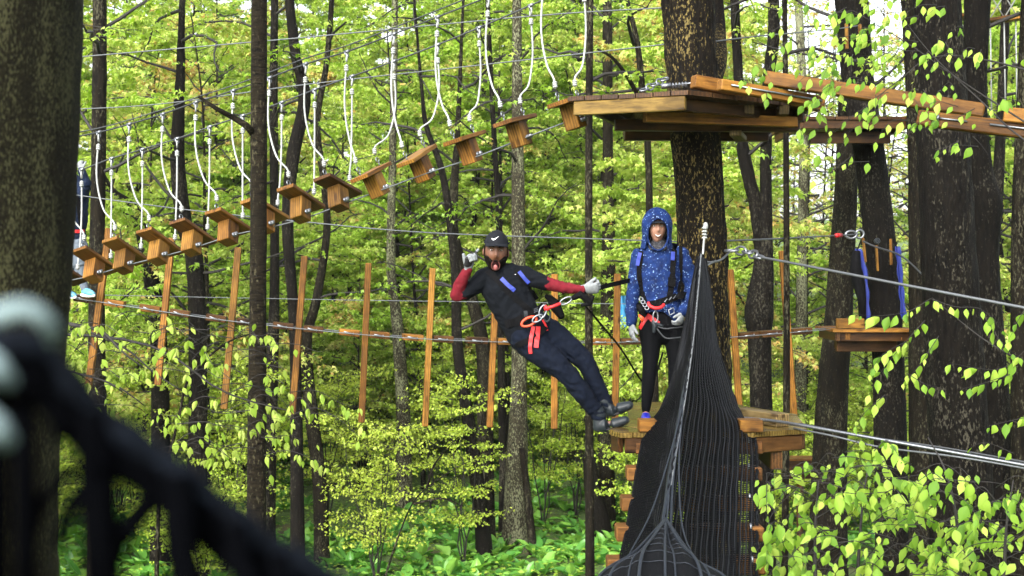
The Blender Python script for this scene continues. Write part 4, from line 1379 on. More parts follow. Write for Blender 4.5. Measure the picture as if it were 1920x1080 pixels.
tag(net_sheet(RIDGE, LEFTE, 26, 150, (.02, .03, -.03), .0060).build('net_panel', M_NET, bridge_net), kind='stuff')
tag(net_sheet(np.array(RIDGE) + np.array([.02, .08, 0]), np.array(LEFTE) + np.array([0, .07, .02]), 24, 120, (.02, .1, .02), .0055).build('net_panel', M_NET, bridge_net), kind='stuff')
tag(net_sheet(RIDGE, RIGHTE, 27, 140, (-.015, .03, -.02), .0050).build('net_panel', M_NET, bridge_net), kind='stuff')
mid = np.array(RIDGE) * .22 + np.array(RIGHTE) * .78
tag(net_sheet(np.array(RIDGE) + np.array([.015, .05, 0]), mid + np.array([.0, .06, 0.0]), 26, 130, (-.02, .05, -.03), .0056).build('net_panel', M_NET, bridge_net), kind='stuff')
# heavier cords running down the netting, sheen put into their paler colour
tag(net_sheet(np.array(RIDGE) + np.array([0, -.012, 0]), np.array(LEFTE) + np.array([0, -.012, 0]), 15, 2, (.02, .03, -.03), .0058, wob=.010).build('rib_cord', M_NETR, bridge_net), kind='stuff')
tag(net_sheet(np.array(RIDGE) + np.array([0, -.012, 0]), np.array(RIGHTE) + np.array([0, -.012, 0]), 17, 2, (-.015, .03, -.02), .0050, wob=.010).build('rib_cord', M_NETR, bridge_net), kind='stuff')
# smooth hem strip with white stitching beside the ridge
hem = MB(); vs = []
for i in range(len(RIDGE) - 28):
    p = Vector(RIDGE[i]); e = Vector(LEFTE[i]); t = (e - p)
    w = min(.085, .02 + .0011 * i)
    dd = t.normalized() if t.length > 1e-4 else Vector((-1, 0, 0))
    vs += [p + Vector((0, -.012, 0)), p + dd * w * .5 + Vector((0, -.022, 0)), p + dd * w + Vector((0, -.010, 0))]
fs = [(3 * i + k, 3 * i + k + 1, 3 * i + 4 + k, 3 * i + 3 + k) for i in range(len(vs) // 3 - 1) for k in (0, 1)]
hem.add(vs, fs); hem.build('hem', M_NETB, bridge_net)
st = MB()
R_ = [Vector(p) for p in spline([(*p, 0) for p in RIDGE[:100]], 175)[:, :3]]
for a, b in zip(R_, R_[1:]):
    m_ = (a + b) / 2 + Vector((.004, -.02, 0)); t = (b - a)
    st.tube([m_ - t * .22 + Vector((-.005, 0, 0)), m_ + t * .22 + Vector((.005, 0, 0))], .0042, 4)
tag(st.build('stitching', M_STITCH, bridge_net), kind='stuff')
ed = MB()
for E in (LEFTE, RIGHTE, RIDGE):
    ed.tube([Vector(p) + Vector((.004 * math.sin(i * 1.3), -.004, .004 * math.cos(i * 1.7))) for i, p in enumerate(E)], .0115, 5, False)
tag(ed.build('edge_rope', M_NET, bridge_net), kind='stuff')
# gathered folds of the net at its near end
gat = MB()
NG = 30
lines = []
for j in range(NG + 1):
    s = j / NG
    pk = Vector(RIDGE[112])
    x = 1104 + (1372 - 1104) * s
    yy = 1094 - 60 * math.sin(math.pi * s) ** .8
    mid_ = P(1247 + (x - 1247) * .45, 1000 + 52 * abs(2 * s - 1) ** 1.2 - 6 * math.sin(s * 19), 8.1)
    end = P(x, yy + 10, 7.5); end2 = P(x + (x - 1240) * .25, yy + 120, 7.0)
    row = spline([(*pk, 0), (*mid_, 0), (*end, 0), (*end2, 0)], 22)[:, :3]
    fold = .030 * noise.noise(Vector((j * .42, 7.7, 0))) + .012 * noise.noise(Vector((j * 1.3, 2.7, 0)))
    pk = Vector(RIDGE[int(112 - 34 * abs(noise.noise(Vector((j * .9, 1.3, 5))))) ])
    row = [Vector(r) + Vector((0, -fold * min(1, k / 5), fold * .8 * min(1, k / 5))) for k, r in enumerate(row)]
    lines.append(row)
vs = [p for row in lines for p in row]
fs = [(j * 22 + k, j * 22 + k + 1, (j + 1) * 22 + k + 1, (j + 1) * 22 + k) for j in range(NG) for k in range(21)]
gat.add(vs, fs); gat.build('gathered_net', M_NET, bridge_net)
gl = MB()  # cords along the folds, the net's bluish sheen put into their colour
for j in (0, 2, 5, 9, 11, 16, 18, 23, 25, 29, 30):
    gl.tube([p + Vector((0, -.006, .006)) for p in lines[j]], .0055 + .002 * (j % 3), 5, False)
for k in range(1, 21, 2):
    gl.tube([lines[j][k] + Vector((0, -.004, .004)) for j in range(NG + 1)], .0028, 4, False)
for q_ in range(7):
    i0 = 60 + 7 * q_; sx_ = (-1, 1, .4, -.5, .8, -.8, .2)[q_]
    gl.tube([r[:3] for r in spline([(*(Vector(RIDGE[i0]) + Vector((0, -.02, 0))), 0), (*(Vector(RIDGE[i0 + 22]) + Vector((sx_ * .03, -.03, -.01))), 0), (*(Vector(RIDGE[min(146, i0 + 45)]) + Vector((sx_ * .10, -.03, -.05))), 0), (*(Vector(RIDGE[min(148, i0 + 60)]) + Vector((sx_ * .22, -.02, -.12))), 0)], 20)], .0055, 5, False)
tag(gl.build('fold_sheen_cord', M_NETB, bridge_net), kind='stuff')
for s_, c_ in ((-1, None),):
    pass
# rope from the apex up to the trunk and the white tie
ap = MB()
ap.tube([q[:3] for q in spline([(*P(1318, 476, 11.5), 0), (*P(1320, 450, 11.8), 0), (*P(1322, 432, 12.0), 0)], 10)], .009, 6)
for k in range(4): ap.torus(P(1321, 446 - 6 * k, 11.85 + .02 * k), (0.15 * (k % 2), 0.1, 1), .016, .0085, 9, 5)
ap.ball(P(1323, 424, 12.0), (.022, .02, .035))
ap.build('tie_rope', M_ROPE, bridge_net)
tw = MB()
tw.tube([q[:3] for q in spline([(*P(1312, 486, 11.45), 0), (*P(1330, 492, 11.7), 0), (*P(1352, 487, 12.1), 0), (*P(1368, 472, 12.3), 0)], 16)], .010, 6)
tw.tube([P(1326, 497, 11.5), P(1342, 489, 11.9)], .008, 6)
tag(tw.build('guy_rope', M_STEEL, None, P(1312, 486, 11.4)), 'pale rope tying the netting apex to the chain on the thick trunk', 'rope')

# plank rungs of the bridge below the netting
for k, (xl, xr, y, d) in enumerate([(1202, 1426, 831, 10.5), (1187, 1425, 881, 10.08), (1177, 1427, 938, 9.66), (1167, 1429, 994, 9.26), (1150, 1432, 1056, 8.86), (1138, 1436, 1120, 8.46), (1122, 1440, 1192, 8.06)]):
    t = thing('bridge_rung', ['square timber rung under the netting, topmost and next to the lower deck', 'square timber rung under the netting, second below the lower deck', 'square timber rung under the netting, third below the lower deck',
              'square timber rung under the netting, fourth below the lower deck', 'square timber rung under the netting, lowest one in view', 'square timber rung below the lowest one in view', 'square timber rung nearest the gathered netting'][k],
              'rung', P((xl + xr) / 2, y, d), 'rungs of the net bridge')
    board('timber', P(xl - 9, y, d) + Vector((0, .19, -.045)), P(xr + 9, y, d) + Vector((0, .19, -.045)), .20, .095, M_WOODR, t, bev=.009)
    for x in (xl + 24, xr - 22):
        e = MB(); e.torus(P(x, y - 6, d + .10), (1, 0, 0), .02, .007, 10, 5); e.build('eye_bolt', M_STEEL, t)

# ------------------------------------------------------------------ blurred rope netting close to the lens
NS = .72
near = thing('rope_netting', 'blurred black rope netting with pale knotted rope, close beside the mossy trunk', 'net', P(100, 900, .95 * NS))
nb = MB()
TOP = [(-160, 690, .92), (-30, 655, .92), (60, 650, .93), (105, 690, .94), (180, 775, .95), (280, 850, .96), (380, 925, .97), (440, 975, .98), (540, 1045, .99), (660, 1110, 1.0), (820, 1180, 1.02)]
nb.tube([q[:3] for q in spline([(*P(p[0], p[1], p[2] * NS), 0) for p in TOP], 60)], [(.0155 + .002 * math.sin(k * .9)) * NS * .68 for k in range(60)], 10)
nb.build('border_rope', M_NETFB, near)
mm = MB()
def topy(x): return float(np.interp(x, [p[0] for p in TOP], [p[1] for p in TOP]))
rn = random.Random(21)
for x, dx, r in [(-70, 0, .017), (-20, 6, .012), (40, 10, .008), (176, 22, .013), (330, 34, .012), (440, 45, .008), (520, 34, .008)]:
    mm.tube([P(x, topy(x) + 5, .95 * NS), P(x + dx * .4 + rn.uniform(-8, 8), topy(x) + 150, .94 * NS), P(x + dx, 1140, .92 * NS)], r * NS, 6)
# loose bundle of netting rolled below the border rope
for k in range(4):
    o_ = 24 + 15 * k
    mm.tube([q[:3] for q in spline([(*P(p[0] - o_ * .12, p[1] + o_ + rn.uniform(-14, 14), p[2] * NS), 0) for p in TOP], 40)], rn.uniform(.006, .0105) * NS, 6)
for k in range(12):
    x0 = rn.uniform(-90, 470); L_ = rn.uniform(70, 150); sg = rn.choice((-1, 1))
    y0 = topy(x0) + rn.uniform(10, 170)
    mm.tube([P(x0, y0, .95 * NS), P(x0 + sg * L_ * .5, y0 + L_ * .6, .94 * NS), P(x0 + sg * L_ * .7, y0 + L_ * 1.3, .935 * NS)], rn.uniform(.005, .009) * NS, 6)
mm.build('net_cord', M_NETF, near)['kind'] = 'stuff'
kn = MB()
kn.tube([q[:3] for q in spline([(*P(-60, 620, .86 * NS), 0), (*P(-5, 592, .85 * NS), 0), (*P(50, 580, .85 * NS), 0), (*P(90, 606, .86 * NS), 0), (*P(100, 640, .88 * NS), 0)], 16)], [r_ * NS * .54 for r_ in [.010, .011, .0115, .012, .0125, .0125, .0125, .0125, .012, .0115, .011, .0105, .010, .009, .008, .007]], 8)
kn.tube([P(-70, 640, .85 * NS), P(-10, 690, .84 * NS), P(20, 720, .85 * NS)], [.0062, .0062, .004], 8)
kn.tube([P(-60, 760, .85 * NS), P(-10, 800, .84 * NS), P(15, 830, .85 * NS)], [.0065, .0065, .0045], 8)
kn.build('knot', M_TEAL, near)['kind'] = 'stuff'


# ------------------------------------------------------------------ leafy branches close enough to pick their leaves out
def near_leaf(seed, wd, fold, drop):
    vs = []
    prof = [.0, .66, .98, 1.0, .82, .52, .20, .0]
    for i, w in enumerate(prof):
        t = i / 7
        z = -drop * t * t
        vs += [(-w * wd, t, z - fold * w + .012 * math.sin(i * 2.4 + seed)), (0, t, z), (w * wd, t, z - fold * w + .012 * math.cos(i * 2.1 + seed))]
    fs = []
    for i in range(7):
        fs += [(3 * i, 3 * i + 1, 3 * i + 4, 3 * i + 3), (3 * i + 1, 3 * i + 2, 3 * i + 5, 3 * i + 4)]
    return vs, fs


def near_set(mat, wds):
    out = []
    for s, (wd, fo, dr) in enumerate(wds):
        v, f = near_leaf(s, wd, fo, dr)
        me = mesh_np('leaf', v, f); me.materials.append(mat); out.append(me)
    return out


NEAR = near_set(M_LEAF_NEAR, [(.29, .12, .22), (.33, .20, .34), (.25, .08, .14), (.28, .26, .28)])
PALE = near_set(M_LEAF_PALE, [(.20, .16, .2), (.23, .2, .28), (.17, .12, .14)])


def leafy(parent, twigs, meshes, size, step, down, rg, limit=300, bunch=1):
    """twigs: lists of (x, y, d) photo points; leaves in two rows hang from each twig"""
    made = 0
    for tw in twigs:
        q = [Vector(r[:3]) for r in spline([(*P(*p), 0) for p in tw], 6 + 3 * len(tw))]
        L = sum((b - a).length for a, b in zip(q, q[1:]))
        n = max(2, int(L / step))
        for i in range(n + 1):
            if made >= limit: return made
            ii_ = i // bunch * bunch if bunch > 1 else i
            s = min(len(q) - 1.001, (ii_ + .4 * rg.random()) / (n + .4) * (len(q) - 1))
            k = min(len(q) - 2, int(s)); p = q[k].lerp(q[k + 1], s - k)
            t = (q[k + 1] - q[k]).normalized()
            side = Vector((-t.y, t.x, 0)); side = side.normalized() if side.length > 1e-3 else Vector((1, 0, 0))
            sg = 1 if i % 2 else -1
            d = side * sg * rg.uniform(.1, .6) + t * rg.uniform(.1, .6) + Vector((rg.uniform(-.25, .25), rg.uniform(-.3, .2), -down * rg.uniform(.6, 1.3)))
            d.normalize()
            upv = Vector((rg.uniform(-1.1, 1.1), -1, rg.uniform(-.1, 1.3)))
            x = d.cross(upv)
            if x.length < 1e-3: continue
            x.normalize(); z = x.cross(d)
            sz = size * rg.uniform(.5, 1.2) * (1 if i < n - 1 else .75)
            off = p + d * .012
            M = Matrix(((x.x * sz, d.x * sz, z.x * sz, off.x), (x.y * sz, d.y * sz, z.y * sz, off.y), (x.z * sz, d.z * sz, z.z * sz, off.z), (0, 0, 0, 1)))
            place(bpy.data.objects.new('leaf', meshes[rg.randrange(len(meshes))]), parent, M)
            made += 1
    return made


def twig_mesh(twigs, r0, mat, parent, name='twig'):
    for tw in twigs:
        mb = MB()
        q = spline([(*P(*p), 0) for p in tw], 5 + 3 * len(tw))[:, :3]
        mb.tube(q, [r0 * (1 - .75 * k / (len(q) - 1)) for k in range(len(q))], 5)
        mb.build(name, mat, parent)


def sapling(label, stems, zone, ntw, d0, size, step, meshes, mat_twig, rg, down=.9, tl=(90, 190), lim=300, lean=.25, name='sapling', base=None, cat='sapling', bunch=1, xmin=None):
    """stems: photo polylines; twigs start on the stems or inside the zone"""
    b = base or (P(*stems[0][0]))
    root = thing(name, label, cat, (b.x, b.y, ground_z(b.x, b.y)))
    twig_mesh(stems, .016, mat_twig, root, 'stem')
    tws = []
    for k in range(ntw):
        x, y = zone(rg)
        d = d0 + rg.uniform(-.8, .8)
        dr = 1 if rg.random() < .5 else -1
        ln = rg.uniform(*tl)
        tws.append([(x, y, d), (x + dr * ln * .35, y + rg.uniform(-22, 6), d + rg.uniform(-.2, .2)), (x + dr * ln * .7, y + ln * lean * rg.uniform(-.2, .6), d + rg.uniform(-.3, .3)), (x + dr * ln, y + ln * lean * rg.uniform(.1, 1.6), d + rg.uniform(-.35, .35))])
    if xmin is not None: tws = [[(max(xmin + .35 * max(0, x - xmin) ** .5, x), y, d) for x, y, d in t_] for t_ in tws]
    twig_mesh(tws, .0032, mat_twig, root)
    leafy(root, tws, meshes, size, step, down, rg, lim, bunch)
    leaf_mass(root, tws, 150 if bunch > 1 else 110, size, M_LEAF_PALES if bunch > 1 else M_LEAF_NEARS, ntw, down)
    return root


T_NEAR = (np.array([(0, 0, 0), (-.24, .22, -.08), (-.28, .46, -.14), (-.13, .78, -.2), (0, 1, -.3), (.13, .78, -.2), (.28, .46, -.14), (.24, .22, -.08), (0, .45, -.06)]),
          tri_arr([(8, 1, 0), (8, 2, 1), (8, 3, 2), (8, 4, 3), (8, 5, 4), (8, 6, 5), (8, 7, 6), (8, 0, 7)]))


def leaf_mass(parent, twigs, n, size, mat, seed, down=.9):
    rg = np.random.default_rng(seed)
    p, y, u = [], [], []
    for _ in range(n):
        tw = twigs[rg.integers(len(twigs))]
        s = rg.uniform(0, len(tw) - 1.001); k = int(s); f = s - k
        q = P(*[tw[k][i] * (1 - f) + tw[k + 1][i] * f for i in range(3)])
        p.append(np.array(q) + rg.normal(0, .035, 3)); y.append((rg.uniform(-.8, .8), rg.uniform(-.6, .3), -down * rg.uniform(.4, 1.4)))
        u.append((rg.uniform(-1.2, 1.2), -1, rg.uniform(-.2, 1.4)))
    o = WM[parent.name].to_translation()
    me = leaves_mesh('leaves', T_NEAR, np.array(p) - np.array(o), np.array(y), np.array(u), size * rg.uniform(.45, 1.1, n), rg.random(n), mat)
    ob = bpy.data.objects.new('leaves', me)
    place(ob, parent, WM[parent.name]); ob['kind'] = 'stuff'


r1 = random.Random(3)
def zone_a(rg):
    x = rg.uniform(1425, 1700); return x, rg.uniform(855, 1085) - (10 if x > 1500 else -18)
def zone_b(rg):
    x = rg.uniform(1650, 1940); return x, rg.uniform(880 if x < 1800 else 900, 1085)
sapling('leafy sapling with big bright green leaves rising beside the net bridge rungs', [[(1606, 1180, 8.6), (1608, 1080, 8.6), (1616, 960, 8.6), (1628, 870, 8.6)], [(1530, 1150, 8.4), (1528, 1000, 8.4), (1535, 900, 8.4)]], zone_a, 74, 8.6, .090, .066, NEAR, M_TWIG, r1, tl=(60, 150), lean=.4, xmin=1438)
sapling('leafy sapling with big bright green leaves in front of the broadest black trunk', [[(1800, 1180, 8.7), (1796, 1000, 8.7), (1775, 890, 8.7), (1740, 820, 8.8)], [(1880, 1180, 8.5), (1886, 1000, 8.5), (1900, 900, 8.5)]], zone_b, 74, 8.6, .090, .066, NEAR, M_TWIG, r1, tl=(60, 150), lean=.4, xmin=1438)
# hanging sprays in front of the strapped tree
TW_C = [[(1745, 560, 9.6), (1700, 585, 9.6), (1640, 592, 9.5), (1600, 588, 9.5)], [(1735, 600, 9.6), (1690, 650, 9.6), (1650, 700, 9.5), (1630, 740, 9.5)], [(1760, 630, 9.6), (1720, 690, 9.5), (1690, 720, 9.5)],
        [(1700, 640, 9.6), (1655, 665, 9.5), (1630, 700, 9.4)], [(1660, 740, 9.5), (1625, 770, 9.5), (1600, 800, 9.4)], [(1745, 560, 9.6), (1790, 575, 9.5), (1840, 580, 9.4), (1880, 620, 9.3)],
        [(1850, 600, 9.4), (1885, 650, 9.3), (1915, 670, 9.2)], [(1930, 650, 9.2), (1880, 690, 9.3), (1830, 690, 9.3), (1780, 680, 9.3)], [(1900, 700, 9.3), (1840, 720, 9.3), (1800, 730, 9.3)],
        [(1935, 780, 9.2), (1890, 790, 9.2), (1850, 800, 9.2)], [(1700, 700, 9.5), (1735, 720, 9.4), (1765, 728, 9.4)], [(1940, 560, 9.2), (1915, 590, 9.2), (1890, 640, 9.2)], [(1900, 850, 9.3), (1850, 830, 9.3), (1820, 838, 9.3)]]
b = P(2080, 760, 9.0)
rootc = thing('leafy_tree', 'young beech with sprays of bright leaves reaching across the broadest black trunk', 'tree', (b.x, b.y, ground_z(b.x, b.y)))
twig_mesh([[(2080, 1900, 9.0), (2080, 900, 9.0), (2075, 500, 9.0), (2085, 100, 9.0), (2080, -200, 9.0)]], .05, M_BARK_MID, rootc, 'trunk')
BR = [[(2080, 780, 9.0), (1960, 700, 9.2), (1850, 640, 9.4), (1750, 560, 9.6)], [(2080, 360, 9.1), (1920, 262, 9.5), (1840, 190, 9.9), (1745, 100, 10.2), (1690, 30, 10.3)],
      [(2080, 330, 9.1), (1900, 215, 9.8), (1800, 150, 10.1), (1700, 80, 10.3), (1600, 20, 10.4)], [(2085, 200, 9.1), (1920, 130, 9.6), (1760, 105, 10.2), (1680, 155, 10.3), (1560, 250, 10.4)], [(2080, 880, 9.0), (1980, 820, 9.2), (1900, 790, 9.3)]]
twig_mesh(BR, .009, M_TWIG, rootc, 'branch')
TW_D = []
r2 = random.Random(12)
for k in range(84):
    br = BR[1 + r2.randrange(3)]
    s = r2.uniform(.9, 3.6) if k % 2 else r2.uniform(1.6, 3.8)
    i = min(len(br) - 2, int(s)); u = s - i
    x, y, d = (br[i][j] * (1 - u) + br[i + 1][j] * u for j in range(3))
    x -= r2.uniform(-40, 230); y += r2.uniform(-110, 110)
    dx = r2.uniform(-95, 40)
    TW_D.append([(x, y, d), (x + dx * .5, y + r2.uniform(-8, 16), d - .1), (x + dx, y + r2.uniform(5, 45), d - .15)])
TW_D += [[(1560, 250, 10.4), (1530, 300, 10.4), (1500, 340, 10.4)], [(1640, 230, 10.4), (1600, 240, 10.3), (1570, 290, 10.3)], [(1600, 20, 10.4), (1530, 30, 10.4), (1480, 70, 10.4)], [(1580, 40, 10.4), (1520, 90, 10.4), (1495, 130, 10.4)],
         [(1560, 0, 10.4), (1500, 10, 10.4), (1450, 60, 10.5)], [(1640, 30, 10.4), (1640, 90, 10.3), (1625, 140, 10.3)], [(1600, 290, 10.3), (1560, 320, 10.3), (1520, 340, 10.3)]]
r2.shuffle(TW_D)
twig_mesh(TW_C + TW_D, .003, M_TWIG, rootc)
leafy(rootc, TW_C, NEAR, .094, .06, .9, r2, 170)
leafy(rootc, TW_D, NEAR, .092, .13, .9, r2, 280)

# pale drooping sprays beside the mossy trunk
r3 = random.Random(5)
def zone_l(rg):
    while True:
        x, y = rg.uniform(120, 560), rg.uniform(590, 860)
        if y < 640 + (x - 120) * .1 + 190 and y > 590 + max(0, x - 330) * .25 and not (x < 250 and y > 760): return x, y
bl = P(-160, 700, 9.4)
rootl = sapling('young tree behind the mossy trunk with dark branches and pale drooping new leaves',
                [[(-160, 1800, 9.4), (-150, 900, 9.4), (-140, 500, 9.4)], [(-150, 560, 9.4), (60, 585, 9.4), (130, 608, 9.4), (230, 650, 9.4), (290, 700, 9.4), (345, 735, 9.4)], [(130, 608, 9.4), (190, 622, 9.4), (230, 660, 9.3), (270, 690, 9.3)],
                 [(-150, 640, 9.4), (100, 690, 9.4), (210, 720, 9.4), (270, 760, 9.4)], [(-150, 620, 9.4), (250, 640, 9.6), (420, 735, 9.6), (560, 775, 9.6)]], zone_l, 84, 9.4, .074, .05, PALE, M_TWIG, r3, 1.6, (50, 150), 296, .3, 'young_tree', bl, 'tree', 3)
dead = [[(300, 900, 13.5), (318, 850, 13.5), (338, 770, 13.5), (348, 720, 13.5), (375, 685, 13.5), (420, 645, 13.5), (470, 626, 13.5), (530, 628, 13.5)]]
b = P(300, 900, 13.5)
rd = thing('bare_sapling', 'bare grey bent stem arching through the pale leaves towards the straight brown trunk', 'sapling', (b.x, b.y, ground_z(b.x, b.y)))
twig_mesh([[(285, 1400, 13.5)] + dead[0]], .03, M_BARK_MID, rd, 'stem')
dead2 = [(700, 1160, 19), (735, 1040, 19), (770, 950, 19), (800, 915, 19), (850, 880, 19), (880, 865, 19)]
b = P(700, 1160, 19)
rd = thing('bare_sapling', 'thin bare sapling bending over the broad ground leaves below the hanging posts', 'sapling', (b.x, b.y, ground_z(b.x, b.y)))
twig_mesh([dead2, [(775, 945, 19), (830, 935, 19), (870, 950, 19)], [(800, 915, 19), (815, 870, 19), (850, 830, 19)]], .02, M_BARK_MID, rd, 'stem')

# ------------------------------------------------------------------ people
def ring_chain(mb, chain, n=14):
    """chain rows: (pos, rx, ry, side): elliptical sections, rounded ends"""
    rows = []
    for c in chain:
        p = Vector(c[0])
        if len(c) == 2: rows.append((p, c[1], c[1], None))
        else: rows.append((p, c[1], c[2], c[3]))
    pts = [r[0] for r in rows]
    full = []
    t0 = (pts[1] - pts[0]).normalized(); t1 = (pts[-1] - pts[-2]).normalized()
    p, a, b, s = rows[0]; rr = min(a, b)
    for k, f in ((.98, .18), (.8, .6), (.45, .9)): full.append((p - t0 * rr * k, a * f, b * f, s))
    full += rows
    p, a, b, s = rows[-1]; rr = min(a, b)
    for k, f in ((.45, .9), (.8, .6), (.98, .18)): full.append((p + t1 * rr * k, a * f, b * f, s))
    vs, fs = [], []
    ref = None
    for i, (p, a, b, s) in enumerate(full):
        q0 = full[max(0, i - 1)][0]; q1 = full[min(len(full) - 1, i + 1)][0]
        t = (q1 - q0).normalized()
        if s is not None: x = Vector(s)
        else: x = ref if ref is not None else (Vector((0, -1, 0)) if abs(t.y) < .9 else Vector((1, 0, 0)))
        x = x - t * t.dot(x)
        x = x.normalized() if x.length > 1e-5 else t.orthogonal().normalized()
        ref = x
        y = t.cross(x)
        for k in range(n):
            an = 2 * math.pi * k / n
            vs.append(p + x * a * math.cos(an) + y * b * math.sin(an))
    m = len(full)
    for i in range(m - 1):
        for k in range(n):
            fs.append((i * n + k, i * n + (k + 1) % n, (i + 1) * n + (k + 1) % n, (i + 1) * n + k))
    fs.append(tuple(range(n - 1, -1, -1))); fs.append(tuple((m - 1) * n + k for k in range(n)))
    mb.add(vs, fs)


def blob(name, chains, voxel, mat, parent=None, smooth=6, wrinkle=0.0, wscale=(9, 9, 22), loc=None, extra=None, kind_empty=False):
    """one continuous surface grown from overlapping tapered limbs"""
    mb = MB()
    for c in chains: ring_chain(mb, c)
    for (v, f) in (extra or []): mb.add(v, f)
    L = Vector(loc) if loc is not None else WM[parent.name].to_translation()
    me = mesh_np(name + '_raw', [v - L for v in mb.v], mb.f)
    o = bpy.data.objects.new(name + '_raw', me)
    COL.objects.link(o)
    r = o.modifiers.new('r', 'REMESH'); r.mode = 'VOXEL'; r.voxel_size = voxel
    if smooth:
        s = o.modifiers.new('s', 'SMOOTH'); s.factor = .5; s.iterations = smooth
    dg = bpy.context.evaluated_depsgraph_get(); dg.update()
    me2 = bpy.data.meshes.new_from_object(o.evaluated_get(dg))
    bpy.data.objects.remove(o)
    me2.name = name
    if wrinkle:
        n = len(me2.vertices)
        co = np.empty(n * 3, np.float32); me2.vertices.foreach_get('co', co)
        no = np.empty(n * 3, np.float32); me2.vertices.foreach_get('normal', no)
        co = co.reshape(-1, 3); no = no.reshape(-1, 3)
        dv = np.array([noise.noise(Vector((c[0] * wscale[0], c[1] * wscale[1], c[2] * wscale[2] + 3 * noise.noise(Vector(c) * 6)))) + .5 * noise.noise(Vector(c) * 34) for c in co])
        co += no * (dv * wrinkle)[:, None]
        me2.vertices.foreach_set('co', co.ravel()); me2.update()
    me2.materials.clear(); me2.materials.append(mat)
    me2.polygons.foreach_set('use_smooth', np.ones(len(me2.polygons), dtype=bool))
    ob = bpy.data.objects.new(name, me2)
    return place(ob, parent, Matrix.Translation(L))


def head_fn(C, r, u, f, s=1.0, open_mouth=0.0, wide=1.0):
    """returns point(theta, phi, grow): theta 0 at the crown, phi 0 facing forward"""
    def pt(th, ph, g=0.0):
        ct, st = math.cos(th), math.sin(th)
        z = ct; x = st * math.sin(ph); y = st * math.cos(ph)
        X = x * .076 * wide; Y = y * (.094 if y > 0 else .098); Z = z * .118
        if z < 0:
            k = -z
            X *= 1 - .30 * k ** 1.6; 
            if y < 0: Y *= 1 - .45 * k
            else: Y *= 1 - .05 * k
            Z *= 1.06 + open_mouth * .22 * max(0, y)
        if y > 0:
            gx, gz = X / .076, Z
            nose = math.exp(-(gx / .17) ** 2) * (math.exp(-((gz + .022) / .018) ** 2) * .024 + math.exp(-((gz - .005) / .026) ** 2) * .010)
            brow = math.exp(-((gz - .034) / .012) ** 2) * .005 * math.exp(-(gx / .7) ** 2)
            eye = -.011 * math.exp(-((abs(gx) - .42) / .22) ** 2) * math.exp(-((gz - .014) / .014) ** 2)
            cheek = .005 * math.exp(-((abs(gx) - .5) / .25) ** 2) * math.exp(-((gz + .03) / .025) ** 2)
            lips = .006 * math.exp(-(gx / .36) ** 2) * math.exp(-((gz + .060) / .014) ** 2)
            mouth = -.03 * open_mouth * math.exp(-(gx / .30) ** 2) * math.exp(-((gz + .076) / .020) ** 2)
            chin = .008 * math.exp(-(gx / .4) ** 2) * math.exp(-((gz + .108) / .02) ** 2)
            Y += nose + brow + eye + cheek + (lips if not open_mouth else 0) + mouth + chin
        q = Vector((X, Y, Z))
        q += Vector((x, y, z)).normalized() * g
        return C + (r * q.x + f * q.y + u * q.z) * s
    return pt


def head_mesh(pt, nt=44, npn=56, g=0.0):
    vs = [pt(math.pi * i / nt, 2 * math.pi * k / npn, g) for i in range(nt + 1) for k in range(npn)]
    fs = [(i * npn + k, (i + 1) * npn + k, (i + 1) * npn + (k + 1) % npn, i * npn + (k + 1) % npn) for i in range(nt) for k in range(npn)]
    return vs, fs


def patch(pt, th, ph, nt, npn, g, g2=None):
    """shell patch of a head: theta and phi ranges, outer grow g"""
    vs, fs = [], []
    for i in range(nt + 1):
        for k in range(npn + 1):
            a = th[0] + (th[1] - th[0]) * i / nt; b = ph[0] + (ph[1] - ph[0]) * k / npn
            gg = g(a, b) if callable(g) else g
            vs.append(pt(a, b, gg))
    w = npn + 1
    for i in range(nt):
        for k in range(npn):
            fs.append((i * w + k, (i + 1) * w + k, (i + 1) * w + k + 1, i * w + k + 1))
    return vs, fs


def hand_chains(W, f, s, n, curls, thumb=(.5, .75, 0.1), sc=1.0, fat=1.0):
    """wrist W, f towards the fingers, s towards the thumb, n out of the back of the hand; curls: bend of each finger"""
    f, s, n = Vector(f).normalized(), Vector(s), Vector(n)
    s = (s - f * f.dot(s)).normalized(); n = s.cross(f) if s.cross(f).dot(n) > 0 else f.cross(s)
    ch = [[(W - f * .02 * sc, .027 * sc * fat, .021 * sc * fat, s), (W + f * .03 * sc, .036 * sc * fat, .019 * sc * fat, s), (W + f * .075 * sc, .041 * sc * fat, .016 * sc * fat, s), (W + f * .092 * sc, .040 * sc * fat, .013 * sc * fat, s)]]
    for i, (c, L, off) in enumerate(zip(curls, (.074, .082, .076, .06), (.030, .010, -.010, -.029))):
        b = W + (f * (.088 - (.006 if i in (0, 3) else 0)) + s * off) * sc
        spread = s * (.10, .02, -.06, -.16)[i]
        d = (f + spread).normalized()
        rows = [(b - d * .012 * sc, .0098 * sc * fat)]
        p = b.copy(); ang = 0
        for k, part in enumerate((.46, .31, .23)):
            ang += c * (.8 if k == 0 else 1.0)
            dd = (d * math.cos(ang) - n * math.sin(ang)).normalized()
            p = p + dd * L * part * sc
            rows.append((p.copy(), (.0092 - .0009 * k) * sc * fat))
        ch.append(rows)
    b = W + (f * .022 + s * .026) * sc
    d = (f * thumb[0] + s * thumb[1] - n * thumb[2]).normalized()
    d2 = (d + f * .25 - n * thumb[2] * .8).normalized()
    ch.append([(b, .014 * sc * fat), (b + d * .034 * sc, .012 * sc * fat), (b + d * .034 * sc + d2 * .028 * sc, .0105 * sc * fat), (b + d * .034 * sc + d2 * .048 * sc, .009 * sc * fat)])
    return ch


